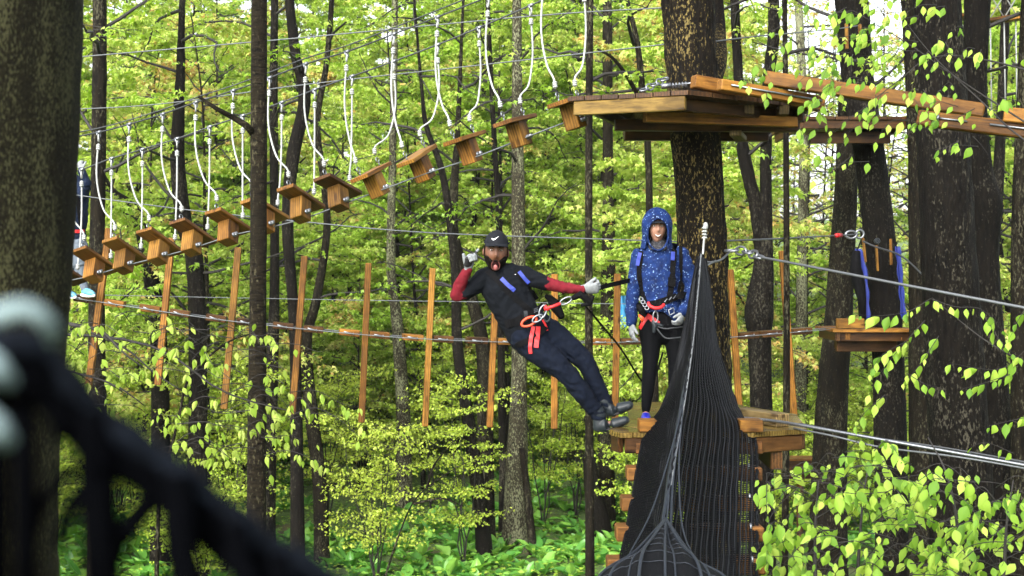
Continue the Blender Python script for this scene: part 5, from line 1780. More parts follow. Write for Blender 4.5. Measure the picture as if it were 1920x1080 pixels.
def tree_of(*obs):
    """BVH of several objects in world space"""
    vs, fs = [], []
    for o in obs:
        M = WM[o.name]; b = len(vs)
        vs += [M @ v.co for v in o.data.vertices]
        fs += [tuple(i + b for i in p.vertices) for p in o.data.polygons]
    return BVHTree.FromPolygons(vs, fs)


def on_body(bvh, x, y, off=.004, dflt=11.2):
    d = P(x, y, 10) - EYE
    d.normalize()
    h = bvh.ray_cast(EYE, d)
    if h[0] is None:
        return P(x, y, dflt), -d
    return h[0] - d * off, h[1]


def strap(name, bvh, pxs, w, mat, parent, th=.004, n=24, dflt=11.2, kind=None, lift=.003):
    """webbing lying on the clothes along photo points; w in metres"""
    q = spline([(x, y, 0) for x, y in pxs], n)
    C, N = [], []
    for r in q:
        p, nn = on_body(bvh, r[0], r[1], lift, dflt)
        C.append(p); N.append(nn)
    for _ in range(2):
        C = [C[0]] + [(C[i - 1] + C[i] * 2 + C[i + 1]) / 4 for i in range(1, n - 1)] + [C[-1]]
    vs, fs = [], []
    for i in range(n):
        t = (C[min(n - 1, i + 1)] - C[max(0, i - 1)]).normalized()
        nn = (N[i] + (EYE - C[i]).normalized()).normalized()
        s = t.cross(nn).normalized(); nn = s.cross(t).normalized()
        if nn.dot(EYE - C[i]) < 0: nn = -nn
        for a, b in ((-1, 0), (1, 0), (1, 1), (-1, 1)):
            vs.append(C[i] + s * a * w / 2 + nn * b * th)
    for i in range(n - 1):
        for k in range(4): fs.append((i * 4 + k, i * 4 + (k + 1) % 4, (i + 1) * 4 + (k + 1) % 4, (i + 1) * 4 + k))
    fs += [(3, 2, 1, 0), tuple(4 * (n - 1) + k for k in range(4))]
    mb = MB(); mb.add(vs, fs)
    return mb.build(name, mat, parent, smooth=False)


def carabiner(name, c, up, L, W, r, mat, parent, face=(0, -1, 0)):
    mb = MB(); mb.torus(c, Vector(face), W, r, 18, 6, L / W, up)
    return mb.build(name, mat, parent)


def cloth(name, col, rough=.85, var=.25, scale=30, spec=.15):
    m, n, l, b = new_mat(name)
    mp = coords(n, l, (1, 1, 1), False)
    ns = noise_n(n, l, mp, scale, 5, .7)
    fi = noise_n(n, l, mp, 420, 2, .5)
    r = ramp(n, [(.3, tuple(c * (1 - var) for c in col)), (.7, tuple(c * (1 + var) for c in col))])
    l.new(ns.outputs['Fac'], r.inputs[0]); l.new(r.outputs[0], b.inputs['Base Color'])
    b.inputs['Roughness'].default_value = rough; b.inputs['Specular IOR Level'].default_value = spec
    bump(n, l, b, fi.outputs['Fac'], .25, .002)
    return m


M_SKIN_M = simple('tanned_skin', (.095, .040, .021), .5, scale=60, var=.12, spec=.35)
M_SKIN_F = simple('fair_skin', (.22, .115, .078), .5, scale=60, var=.10, spec=.35)
M_HAIR = simple('dark_hair', (.0035, .0026, .002), .85, bumps=.8, scale=200, var=.5, spec=.05)
M_SHIRT = cloth('black_shirt', (.0026, .0034, .005), .9, .3, 30, .08)
M_RED = cloth('maroon_sleeve', (.085, .004, .0085))
M_JEANS = cloth('dark_denim', (.0026, .0042, .009), .9, .35, 18, .08)
M_LEGG = cloth('black_leggings', (.0015, .0017, .0024), .75, .2, 30, .06)
M_NAVY = cloth('navy_jacket', (.0035, .008, .022))
M_SHORTS = cloth('grey_shorts', (.075, .09, .11))
M_GLOVE = cloth('grey_glove', (.14, .15, .155), .8)
M_GLOVEB = cloth('black_glove_palm', (.012, .012, .013), .7)
M_CAP = cloth('black_cap', (.0034, .0042, .0065), .8, .2, 30, .15)
M_WHITE = simple('white_print', (.8, .8, .8), .6)
M_EYEW = simple('eye_white', (.6, .58, .55), .3)
M_EYED = simple('dark_iris', (.01, .007, .005), .2)
M_MOUTH = simple('mouth_inside', (.008, .002, .002), .8, spec=.05)
M_TONGUE = simple('tongue', (.20, .062, .058), .5, spec=.2)
M_LIP = simple('lips', (.055, .018, .014), .6, spec=.1)
M_TOOTH = simple('teeth', (.42, .41, .38), .3)
M_HELMET = simple('grey_helmet', (.3, .31, .32), .35)
M_SHOEB = simple('royal_blue_shoe', (.005, .008, .20), .45)
m, n, l, b = new_mat('speckled_blue_jacket')
mp = coords(n, l, (1, 1, 1), False)
vo = n.new('ShaderNodeTexVoronoi'); vo.inputs['Scale'].default_value = 50; l.new(mp.outputs[0], vo.inputs['Vector'])
rv = ramp(n, [(.18, (1, 1, 1)), (.32, (0, 0, 0))]); l.new(vo.outputs['Distance'], rv.inputs[0])
bl = noise_n(n, l, mp, 13, 4, .6)
rb = ramp(n, [(.40, (.06, .06, .06)), (.60, (1, 1, 1))]); l.new(bl.outputs['Fac'], rb.inputs[0])
mu = n.new('ShaderNodeMath'); mu.operation = 'MULTIPLY'; l.new(rv.outputs[0], mu.inputs[0]); l.new(rb.outputs[0], mu.inputs[1])
n2 = noise_n(n, l, mp, 18, 5, .6)
rc = ramp(n, [(.3, (.001, .0042, .024)), (.7, (.0045, .018, .085))]); l.new(n2.outputs['Fac'], rc.inputs[0])
l.new(mixc(n, l, mu.outputs[0], rc.outputs[0], (.12, .19, .33)), b.inputs['Base Color'])
b.inputs['Roughness'].default_value = .8; b.inputs['Specular IOR Level'].default_value = .12
M_JACKET = m
m, n, l, b = new_mat('patterned_gaiter')
mp = coords(n, l, (1, 1, 2.2), False)
ns = noise_n(n, l, mp, 55, 2, .5)
rr_ = ramp(n, [(.58, (.004, .004, .007)), (.64, (.055, .055, .065))]); l.new(ns.outputs['Fac'], rr_.inputs[0]); l.new(rr_.outputs[0], b.inputs['Base Color'])
b.inputs['Roughness'].default_value = .9
M_GAITER = m

# ---- the leaning man
MD = 11.1
def Q(x, y, d=0.0): return P(x, y, MD + d)
man_c = Q(1120, 806)
HC = Q(930, 472, -.04)
hu = Vector((.05, -.06, 1)).normalized(); hf = Vector((.03, -1, -.03)); hf = (hf - hu * hu.dot(hf)).normalized(); hr = hf.cross(hu).normalized()
if hr.x < 0: hr = -hr
HS = 1.18
hp_ = head_fn(HC, hr, hu, hf, HS, 1.0)
S1, S2 = Vector((.93, 0, .30)), Vector((.985, 0, .12))
spine = [(Q(990, 622), .165, .115, S1), (Q(973, 594), .158, .108, S1), (Q(957, 562), .165, .112, S1), (Q(946, 537), .178, .115, S2), (Q(941, 518), .155, .09, S2)]
def grow_rows(rows, g): return [(c[0], c[1] + g) if len(c) == 2 else (c[0], c[1] + g, c[2] + g, c[3]) for c in rows]
neck = [(Q(940, 520), .075), (Q(936, 506, -.005), .062), (Q(932, 490, .0), .06)]
r_arm = [(Q(908, 520), .062), (Q(893, 536, -.03), .056), (Q(872, 549, -.06), .047), (Q(857, 553, -.07), .044)]
r_fore = [(Q(857, 552, -.07), .044), (Q(862, 535, -.10), .041), (Q(872, 515, -.14), .032), (Q(878, 506, -.15), .028)]
l_arm = [(Q(980, 517), .062), (Q(1000, 523, -.02), .054), (Q(1024, 531, -.04), .046), (Q(1042, 536, -.05), .041)]
l_fore = [(Q(1042, 536, -.05), .041), (Q(1062, 540, -.06), .038), (Q(1084, 542, -.07), .030), (Q(1094, 542, -.075), .026)]
r_leg = [(Q(983, 632, -.02), .115), (Q(1008, 656, -.05), .105), (Q(1040, 680, -.08), .088), (Q(1068, 706, -.09), .070), (Q(1092, 738, -.07), .068), (Q(1116, 769, -.04), .052), (Q(1124, 781, -.04), .048)]
l_leg = [(Q(1010, 612, .06), .108), (Q(1042, 632, .05), .098), (Q(1074, 656, .03), .082), (Q(1098, 680, .02), .066), (Q(1114, 712, .03), .062), (Q(1133, 750, .05), .048), (Q(1138, 760, .05), .045)]
RF, LF = Q(878, 504, -.15), Q(1094, 542, -.075)
rh = hand_chains(RF, (.22, -.25, .93), (-.1, -.55, .8), (-.8, .45, .25), (1.45, 1.5, 1.5, .15), (.95, .45, -.2), 1.15)
lh = hand_chains(LF, (.96, -.1, .05), (.1, -.5, .85), (.1, -.75, .6), (1.0, 1.05, 1.1, 1.1), (.75, .35, .5), 1.12)
man = blob('person', [grow_rows(spine, -.012), neck] + [grow_rows(c, -.008) for c in (r_arm, r_fore, l_arm, l_fore, r_leg, l_leg)] +
           [[(Q(1122, 796, -.04), .02), (Q(1140, 795, -.055), .022), (Q(1160, 789, -.07), .016)], [(Q(1137, 770, .05), .02), (Q(1152, 769, .035), .022), (Q(1168, 762, .02), .016)]] +
           [r for r in hand_chains(RF, (.22, -.25, .93), (-.1, -.55, .8), (-.8, .45, .25), (1.45, 1.5, 1.5, .15), (.75, .55, -.15), .94, .8)] + [r for r in hand_chains(LF, (.96, -.1, .05), (.1, -.5, .85), (.1, -.75, .6), (1.0, 1.05, 1.1, 1.1), (.75, .35, .5), .94, .8)],
           .0068, M_SKIN_M, None, 3, 0, loc=man_c, extra=[head_mesh(hp_)])
tag(man, 'man in black cap and maroon sleeves leaning back from the lower deck, tongue out', 'person')
# clothes
shirt = blob('t_shirt', [grow_rows(spine, .012), grow_rows([(Q(941, 519), .08), (Q(938, 511), .066)], .004), grow_rows(r_arm[:3], .012), grow_rows(l_arm[:3], .012), [(Q(906, 519), .07), (Q(941, 515), .085), (Q(984, 515), .07)]],
             .009, M_SHIRT, man, 5, .009, (10, 10, 26))
sl1 = blob('sleeve', [grow_rows(r_arm[2:], .008), grow_rows(r_fore, .008)], .008, M_RED, man, 4, .006, (20, 20, 40))
sl2 = blob('sleeve', [grow_rows(l_arm[2:], .008), grow_rows(l_fore, .007)], .008, M_RED, man, 4, .006, (40, 20, 14))
jeans = blob('trousers', [[(Q(996, 604), .158, .112, S1), (Q(992, 622), .172, .122, S1), (Q(994, 638), .150, .115, S1)], grow_rows(r_leg, .009), grow_rows(l_leg, .009)], .010, M_JEANS, man, 5, .010, (12, 12, 16))
collar = MB(); collar.torus(Q(938, 510, -.005), Vector((-.1, -.45, 1)), .068, .010, 20, 6); collar.build('collar', M_RED, man)
for (an_, ht, toe, tip, dz) in (((1125, 781), (1119, 803), (1150, 798), (1172, 788), -.04), ((1138, 762), (1138, 775), (1160, 769), (1180, 760), .05)):
    bt = blob('boot', [[(Q(*an_, dz) + Vector((-.03, 0, .05)), .058), (Q(*an_, dz), .054), (Q(ht[0] + 3, ht[1] - 6, dz), .046)], [(Q(ht[0] + 2, ht[1] - 3, dz), .042), (Q((ht[0] + toe[0]) / 2 + 2, (ht[1] + toe[1]) / 2 - 3, dz - .02), .058), (Q(*toe, dz - .03) + Vector((0, 0, .01)), .060, .050, Vector((0, 1, 0))), (Q(*tip, dz - .05), .047, .035, Vector((0, 1, 0)))]],
              .008, M_RUBBER, man, 5, .002)
    so = blob('sole', [[(Q(ht[0] + 1, ht[1] + 3, dz), .038, .012, Vector((0, 1, 0))), (Q((ht[0] + toe[0]) / 2 + 3, (ht[1] + toe[1]) / 2 + 5, dz - .02), .040, .011, Vector((0, 1, 0))), (Q(toe[0] + 2, toe[1] + 5, dz - .03), .044, .011, Vector((0, 1, 0))), (Q(tip[0] + 1, tip[1] + 3, dz - .05), .030, .010, Vector((0, 1, 0)))]], .006, M_GLOVEB, bt, 2)
gl1 = blob('glove', [grow_rows(c, .0025) for c in rh], .0045, M_GLOVE, man, 2); gl2 = blob('glove', [grow_rows(c, .0025) for c in lh], .0045, M_GLOVE, man, 2)
pm = blob('palm_patch', [grow_rows([rh[0][1], rh[0][2]], .003)], .006, M_GLOVEB, gl1, 2)
for o_ in (pm,): o_.location.y += -.012; o_.location.x += -.008
bw = MB(); bw.tube([c[0] + Vector((0, 0, 0)) for c in rh[4][:3]], .0135, 7); bw.build('finger_cover', M_GLOVEB, gl1)
# face
for sx in (-1, 1):
    e = HC + (hr * .030 * sx + hf * .078 + hu * .014) * HS
    em = MB(); em.ball(e - hf * .002, (.0115, .0115, .0062)); eo = em.build('eye', M_EYEW, man)
    im = MB(); im.ball(e + hf * .0095, (.0058, .005, .0058)); im.build('iris', M_EYED, eo)
    bm2 = MB(); bm2.tube([hp_(math.acos(z_), ph_, .0035) for z_, ph_ in ((.27, sx * .18), (.33, sx * .42), (.29, sx * .72))], [.0035, .0055, .003], 6); bm2.build('eyebrow', M_HAIR, man)
    er = MB(); ec = HC + (hr * .080 * sx - hf * .004 - hu * .006) * HS
    er.ball(ec, (.010, .018, .031), 10, 8, Matrix.Rotation(.3 * sx, 3, 'Z')); er.build('ear', M_SKIN_M, man)
mc = HC + (hf * .080 - hu * .086) * HS
mo = MB(); mo.ball(mc, (.033, .026, .040), 14, 10); mo.build('mouth', M_MOUTH, man)
lp_ = MB(); lp_.torus(mc + hf * .014, hf, .0375, .0048, 18, 6, .84, hr); lp_.build('lips', M_LIP, man)
to = MB(); to.ball(mc + hf * .017 - hu * .013, (.0175, .015, .024), 12, 8); to.build('tongue', M_TONGUE, man)
te = MB(); te.tube([mc + hf * .010 + hu * .026 + hr * .015 * k for k in (-1, 0, 1)], .004, 6); te.build('teeth', M_TOOTH, man)
def beard_g(a, b):
    ed = abs(b); low = a
    edge = min(1.0, max(0, (low - (1.58 if ed > 1.15 else 1.62 + .36 * max(0, 1.15 - ed))) * 8))
    hole = 0.0
    return -.004 + .0125 * edge + .0025 * noise.noise(Vector((a * 30, b * 30, 1)))
bd = MB()
for rng_ in ((-1.45, -.36), (.36, 1.45)):
    bd.add(*patch(hp_, (1.75, 2.75), rng_, 16, 16, beard_g))
bd.add(*patch(hp_, (2.52, 2.86), (-.40, .40), 8, 14, .006))
bd.build('beard', M_HAIR, man)
mst = MB(); mst.tube([mc + hf * (.018 - .010 * abs(k)) + hu * (.037 - .012 * abs(k)) + hr * .030 * k for k in (-1, -.5, 0, .5, 1)], [.005, .007, .007, .007, .005], 6); mst.build('moustache', M_HAIR, man)
hb = MB(); hb.add(*patch(hp_, (.9, 2.15), (1.25, 2 * math.pi - 1.25), 14, 30, .006)); hb.build('hair', M_HAIR, man)
# cap
cp = MB()
cap_vs, cap_fs = patch(hp_, (0.0, 1.16), (0, 2 * math.pi), 16, 40, lambda a, b: .013 + .012 * math.cos(a) ** 2)
cp.add(cap_vs, cap_fs)
cap = cp.build('cap', M_CAP, man)
bv_, bf_ = [], []
for i in range(9):
    s_ = i / 8
    for k in range(17):
        a_ = -1.12 + 2.24 * k / 16
        base = hp_(1.16, a_, .013)
        ext = .072 * math.cos(a_ * .95) ** .8 * s_
        q = base + hf * ext - hu * (.012 * s_ + .010 * (a_ ** 2) * s_) + hu * .004
        bv_.append(q)
for i in range(8):
    for k in range(16): bf_.append((i * 17 + k, i * 17 + k + 1, (i + 1) * 17 + k + 1, (i + 1) * 17 + k))
n0 = len(bv_); bv_ += [v - hu * .005 for v in bv_]; bf_ += [tuple(n0 + i for i in f[::-1]) for f in bf_]
for k in range(16): bf_.append((8 * 17 + k, 8 * 17 + k + 1, n0 + 8 * 17 + k + 1, n0 + 8 * 17 + k))
br_ = MB(); br_.add(bv_, bf_); br_.build('brim', M_CAP, cap)
bt_ = MB(); bt_.ball(hp_(0, 0, .026), (.008, .008, .004)); bt_.build('button', M_CAP, cap)
capb = tree_of(cap)
def swoosh(cx, cy, s, bvh, parent, name='logo', off=.0025):
    """tick shaped mark: thick at the bottom curve, tapering up to the upper end"""
    up_ = [(-1, -.10), (-.86, -.36), (-.55, -.46), (-.15, -.36), (.35, -.05), (1.15, .42)]
    lo_ = [(-1, -.10), (-1.02, -.52), (-.74, -.78), (-.28, -.68), (.28, -.27), (1.15, .42)]
    U, L_ = spline([(a, b, 0) for a, b in up_], 14), spline([(a, b, 0) for a, b in lo_], 14)
    vs = []
    for a, b in zip(U, L_):
        for q in (a, b):
            vs.append(on_body(bvh, cx + q[0] * s, cy - q[1] * s, off, 11.0)[0])
    k = len(vs); vs += [v + (v - EYE).normalized() * .0018 for v in vs]
    fs = [(2 * i, 2 * i + 2, 2 * i + 3, 2 * i + 1) for i in range(13)]
    fs += [tuple(k + i for i in f[::-1]) for f in fs] + [(2 * i, k + 2 * i, k + 2 * i + 2, 2 * i + 2) for i in range(13)] + [(2 * i + 1, 2 * i + 3, k + 2 * i + 3, k + 2 * i + 1) for i in range(13)]
    mb = MB(); mb.add(vs, fs)
    return mb.build(name, M_WHITE, parent, smooth=False)
swoosh(929, 445.0, 6.6, capb, cap)
mbod = tree_of(shirt, jeans, sl1, sl2)
swoosh(967.5, 513.5, 2.2, mbod, shirt)
# harness
har = strap('harness_strap', mbod, [(914, 507), (930, 522), (952, 546), (976, 568), (994, 582)], .046, M_BLACKWEB, man)
strap('tab', mbod, [(940, 522), (952, 534), (965, 545)], .032, M_BLUEWEB, har, .006, 10, lift=.009)
har2 = strap('harness_strap', mbod, [(968, 506), (980, 524), (996, 546), (1006, 562)], .044, M_BLACKWEB, man)
strap('tab', mbod, [(973, 509), (981, 519), (992, 531)], .028, M_BLUEWEB, har2, .006, 10, lift=.009)
strap('waist_belt', mbod, [(948, 608), (966, 603), (985, 596), (1004, 586), (1020, 574)], .062, M_BLACKWEB, man, .009, lift=.005)
for k in range(3):
    strap('buckle', mbod, [(1001, 584 + 3 * k - 4), (1008, 581 + 3 * k - 4)], .007, M_STEEL, man, .005, 5, lift=.014)
strap('buckle', mbod, [(985, 583), (986, 594)], .03, M_RUBBER, man, .008, 6, lift=.012)
strap('leg_loop', mbod, [(968, 648), (986, 640), (1008, 628), (1024, 612)], .044, M_BLACKWEB, man, .007, lift=.005)
strap('thigh_tape', mbod, [(1000, 612), (996, 632), (994, 650), (995, 663)], .028, M_REDWEB, man, .005, lift=.010)
strap('thigh_tape', mbod, [(1009, 612), (1007, 634), (1005, 652)], .036, M_REDWEB, man, .005, lift=.012)
strap('tape', mbod, [(1017, 600), (1023, 610), (1026, 620)], .016, M_REDWEB, man, .004, 8, lift=.010)
MH = MD - .17
cb1 = carabiner('rope_loop', P(992, 603, MH), Vector((.9, 0, .42)), .062, .030, .010, M_ORANGE, man)
carabiner('carabiner', P(1008, 597, MH - .02), Vector((.85, 0, .5)), .045, .022, .006, M_STEEL, man)
carabiner('carabiner', P(1018, 584, MH - .02), Vector((.3, 0, .95)), .05, .026, .0075, M_STEEL, man)
carabiner('carabiner', P(1026, 592, MH - .01), Vector((.1, 0, .95)), .045, .024, .007, M_RUBBER, man)
ln = MB()
ln.tube([P(1020, 580, MH - .02), P(1036, 575, MH - .02), P(1051, 569, MH - .02)], [.016, .013, .012], 8); ln.tube([P(1022, 573, MH - .02), P(1028, 582, MH - .03)], .012, 8)
ln.build('lanyard', M_REDWEB, man)
carabiner('carabiner', P(1061, 564, MH), Vector((.9, 0, .45)), .05, .022, .0065, M_STEEL, man)
gb = blob('grip_device', [[(P(1076, 558, MH), .022), (P(1088, 552, MH), .03), (P(1098, 560, MH), .028), (P(1106, 566, MH), .022)], [(P(1092, 572, MH), .015), (P(1106, 571, MH), .016), (P(1112, 556, MH), .014)]], .006, M_BLACKWEB, man, 3)
bg = blob('gear_pouch', [[(Q(1032, 560, .06), .03), (Q(1042, 575, .06), .045), (Q(1052, 592, .06), .03)], [(Q(1025, 556, .04), .02), (Q(1040, 566, .05), .03)]], .008, M_BLACKWEB, man, 3)
# webbing from his glove to the tree
wb = MB(); vs = []
wl_ = spline([(*P(1096, 547, MD - .1), 0), (*P(1130, 538, 11.2), 0), (*P(1180, 526, 11.6), 0), (*P(1240, 512, 12.2), 0), (*P(1275, 503, 12.45), 0)], 20)[:, :3]
for p in wl_:
    for a, b in ((-.004, -.019), (.004, -.019), (.004, .019), (-.004, .019)): vs.append(Vector(p) + Vector((0, a, b)))
fs = [(i * 4 + k, i * 4 + (k + 1) % 4, i * 4 + 4 + (k + 1) % 4, i * 4 + 4 + k) for i in range(19) for k in range(4)] + [(3, 2, 1, 0), (76, 77, 78, 79)]
wb.add(vs, fs); tag(wb.build('tether_strap', M_BLACKWEB, None, wl_[0], smooth=False), 'black webbing tether stretched from the glove of the leaning man towards the thick trunk', 'strap')
sr = MB(); sr.tube([q[:3] for q in spline([(*P(1098, 574, MH + .05), 0), (*P(1130, 612, 11.4), 0), (*P(1165, 655, 11.9), 0), (*P(1203, 714, 12.3), 0), (*P(1222, 722, 12.4), 0), (*P(1243, 660, 12.4), 0)], 24)], .008, 6)
tag(sr.build('slack_rope', M_BLACKWEB, None, P(1098, 574, MH)), 'thin black rope hanging slack from the grip of the man towards the woman', 'rope')

# ---- the hooded woman
WD = 11.65
def R(x, y, d=0.0): return P(x, y, WD + d)
wo_c = P(1230, 788, WD)
WC = R(1232, 427, -.03)
wu = Vector((.02, -.02, 1)).normalized(); wf = Vector((0, -1, -.04)); wf = (wf - wu * wu.dot(wf)).normalized(); wr = Vector((1, 0, -.02))
wp = head_fn(WC, wr, wu, wf, 1.0, 0.0, .98)
SX = Vector((1, 0, 0))
w_sp = [(R(1242, 606), .165, .115, SX), (R(1241, 585), .158, .108, SX), (R(1239, 550), .140, .095, SX), (R(1238, 515), .152, .10, SX), (R(1237, 487), .150, .09, SX), (R(1236, 474), .11, .07, SX)]
w_neck = [(R(1236, 478), .06), (R(1234, 462), .05), (R(1233, 447), .048)]
wra = [(R(1199, 481), .054), (R(1193, 510, .0), .047), (R(1188, 545, -.02), .041), (R(1185, 575, -.05), .035), (R(1184, 604, -.07), .027)]
wla = [(R(1276, 479), .054), (R(1288, 505), .048), (R(1297, 536), .042), (R(1292, 562, -.10), .036), (R(1281, 584, -.17), .028)]
wrl = [(R(1219, 612), .095), (R(1220, 640), .083), (R(1220, 676, -.01), .063), (R(1217, 705, -.01), .056), (R(1214, 735, .01), .050), (R(1211, 768, .02), .034)]
wll = [(R(1264, 612), .095), (R(1266, 640), .083), (R(1267, 676, -.01), .063), (R(1266, 705, -.01), .056), (R(1265, 735, .01), .050), (R(1264, 768, .02), .034)]
wrh = hand_chains(R(1184, 606, -.07), (0, -.12, -1), (.25, -.9, 0), (-.95, -.3, 0), (.35, .4, .45, .5), (.75, .5, .25), 1.0)
wlh = hand_chains(R(1281, 586, -.17), (-.35, -.3, -.85), (-.5, -.75, .3), (.3, -.9, .2), (.7, .75, .8, .8), (.7, .5, .3), .92)
woman = blob('person', [grow_rows(w_sp, -.02), w_neck] + [grow_rows(c, -.010) for c in (wra, wla)] + [grow_rows(c, -.006) for c in (wrl, wll)] + wrh + wlh +
             [[(R(1211, 776, .03), .03), (R(1211, 783, -.06), .032), (R(1211, 785, -.14), .025)], [(R(1264, 776, .03), .03), (R(1265, 783, -.06), .032), (R(1266, 785, -.14), .025)]],
             .0065, M_SKIN_F, None, 3, 0, loc=wo_c, extra=[head_mesh(wp)])
tag(woman, 'woman in a hooded speckled blue jacket and black leggings smiling on the lower deck', 'person')
jk = blob('jacket', [grow_rows([(R(1242, 584), .165, .118, SX)] + w_sp[1:], .022), grow_rows(wra, .018), grow_rows(wla, .018), [(R(1197, 480), .066), (R(1237, 472), .085), (R(1278, 478), .066)], [(R(1236, 474), .085), (R(1234, 463), .075)]], .009, M_JACKET, woman, 6, .008, (7, 7, 17))
lg = blob('leggings', [[(R(1241, 590), .155, .112, SX), (R(1242, 612), .165, .118, SX), (R(1242, 624), .14, .10, SX)], grow_rows(wrl, .003), grow_rows(wll, .003)], .009, M_LEGG, woman, 5, .002)
for hx_, dd_ in ((1211, 0), (1264, 0)):
    sh = blob('shoe', [[(R(hx_, 778, .05), .034), (R(hx_, 781, -.03), .038, .034, SX), (R(hx_, 784, -.11), .042, .028, SX), (R(hx_ + 1, 785, -.17), .034, .020, SX)]], .007, M_SHOEB, woman, 3)
    so = MB(); so.tube([R(hx_, 787.5, .07), R(hx_, 788, -.05), R(hx_, 789, -.19)], [.034, .040, .034], 12); 
    for i_, v_ in enumerate(so.v): so.v[i_] = Vector((v_.x, v_.y, zl + .004 + max(0, min(.018, (v_.z - zl) * .2 + .009))))
    so.build('sole', M_WHITE, sh)
gw = blob('glove', [grow_rows(c, .002) for c in wrh], .0045, M_GLOVE, woman, 2); gw2 = blob('glove', [grow_rows(c, .002) for c in wlh], .0045, M_GLOVE, woman, 2)
for cpt in ((R(1184, 601, -.07), .032), (R(1281, 582, -.17), .032)):
    cf = MB(); cf.torus(cpt[0], (0, .1, 1), cpt[1], .006, 16, 6); cf.build('cuff', M_REDWEB, woman)
# gaiter, cap brim and hood
gt = MB()
for k in range(7): gt.torus(R(1233.5, 449 + 2.4 * k, -.004 - .004 * k), Vector((0, -.30, 1)), .054 + .004 * k, .0095, 24, 6)
gt.build('neck_gaiter', M_GAITER, woman)
bv_ = []
for i in range(7):
    s_ = i / 6
    for k in range(15):
        a_ = -1.1 + 2.2 * k / 14
        q = wp(1.13, a_, .010) + wf * (.062 * math.cos(a_ * .9) * s_) - wu * (.016 * s_ + .010 * a_ * a_ * s_)
        bv_.append(q)
bf_ = [(i * 15 + k, i * 15 + k + 1, (i + 1) * 15 + k + 1, (i + 1) * 15 + k) for i in range(6) for k in range(14)]
n0 = len(bv_); bv_ += [v - wu * .005 for v in bv_]; bf_ += [tuple(n0 + i for i in f[::-1]) for f in bf_]
for k in range(14): bf_.append((6 * 15 + k, 6 * 15 + k + 1, n0 + 6 * 15 + k + 1, n0 + 6 * 15 + k))
br_ = MB(); br_.add(bv_, bf_); br_.build('cap_brim', M_CAP, woman)
hd = MB(); hv_, hf_ = [], []
NT, NP = 30, 44
def hood_pt(th, ph, g):
    # loose hood: bigger than the head, drawn down to the shoulders
    z = math.cos(th); x = math.sin(th) * math.sin(ph); y = math.sin(th) * math.cos(ph)
    Z = z * .152 if z > 0 else z * .205
    if z < 0:                      # the hood drapes straight down and spreads onto the shoulders
        k = -z
        fl = max(math.sin(th), .94) + .16 * k ** 3
        x = fl * math.sin(ph); y = fl * math.cos(ph) * (1 - .12 * k)
    X = x * .127
    Y = y * (.134 if y < 0 else .126)
    if z > 0: Y -= .03 * z ** 3    # crown pulled back to a soft point
    return WC + wr * X * (1 + g) + wf * (Y * (1 + g) - .006) + wu * (Z * (1 + g) + .016)
keep = {}
for i in range(NT + 1):
    th = .02 + (2.75 - .02) * i / NT
    for k in range(NP):
        ph = 2 * math.pi * k / NP
        hv_.append(hood_pt(th, ph, .018 * noise.noise(Vector((th * 4, math.cos(ph) * 3, math.sin(ph) * 3)))))
for i in range(NT):
    for k in range(NP):
        th = .02 + 2.73 * (i + .5) / NT; ph = 2 * math.pi * (k + .5) / NP
        if ph > math.pi: ph -= 2 * math.pi
        # face opening
        zc = (math.cos(th) * (.152 if math.cos(th) > 0 else .205) + .016)
        xc = math.sin(th) * math.sin(ph) * .128
        if abs(ph) < 1.25 and (xc / .084) ** 2 + ((zc + .056) / .128) ** 2 < 1: continue
        hf_.append((i * NP + k, (i + 1) * NP + k, (i + 1) * NP + (k + 1) % NP, i * NP + (k + 1) % NP))
n0 = len(hv_)
inner = [v + (WC - v) * .07 for v in hv_]
hd.add(hv_ + inner, hf_ + [tuple(n0 + i for i in f[::-1]) for f in hf_])
hood = hd.build('hood', M_JACKET, woman)
ro = MB()
op = []
for k in range(36):
    a = 2 * math.pi * k / 36
    xx_, zz_ = .085 * math.sin(a), -.056 + .129 * math.cos(a)
    X = xx_; Zz = zz_ - .016
    yy_ = math.sqrt(max(0.1, 1 - (X / .127) ** 2 - ((Zz / .152) ** 2 if Zz > 0 else 0))) * .126 * (1 if Zz > 0 else 1 - .12 * (-Zz / .205))
    op.append(WC + wr * xx_ + wf * (yy_ - .004) + wu * zz_)
op.append(op[0]); ro.tube(op, .0085, 7, False); ro.build('hood_rim', M_JACKET, hood)
for sx in (-1, 1):
    e = WC + (wr * .029 * sx + wf * .079 + wu * .012) * 1.0
    em = MB(); em.ball(e, (.011, .011, .0065)); eo = em.build('eye', M_EYEW, woman)
    im = MB(); im.ball(e + wf * .008, (.0055, .005, .0052)); im.build('iris', M_EYED, eo)
    bm2 = MB(); bm2.tube([wp(math.acos(z_), ph_, .0025) for z_, ph_ in ((.27, sx * .2), (.32, sx * .45), (.28, sx * .7))], [.0025, .004, .002], 6); bm2.build('eyebrow', M_HAIR, woman)
hs_ = MB()
for sx in (-1, 1):
    hs_ = MB(); hs_.tube([wp(1.2, sx * 1.05, .006), wp(1.5, sx * 1.15, .008), wp(1.9, sx * 1.15, .010), wp(2.3, sx * 1.1, .012)], [.012, .013, .012, .009], 8); hs_.build('hair', M_HAIR, woman)
tee = MB(); lip = MB(); lip2 = MB()
sm = [wp(math.acos(-.535 + .10 * k * k), k * .36, .0035) for k in (-1, -.66, -.33, 0, .33, .66, 1)]
tee.tube(sm, [.002, .0048, .0062, .0066, .0062, .0048, .002], 7); tee.build('teeth', M_TOOTH, woman)
lip.tube([p + wu * (.0075 - .005 * abs(k)) for p, k in zip(sm, (-1, -.66, -.33, 0, .33, .66, 1))], [.002, .0032, .0036, .0032, .0036, .0032, .002], 6); lip.build('lip', M_LIP, woman)
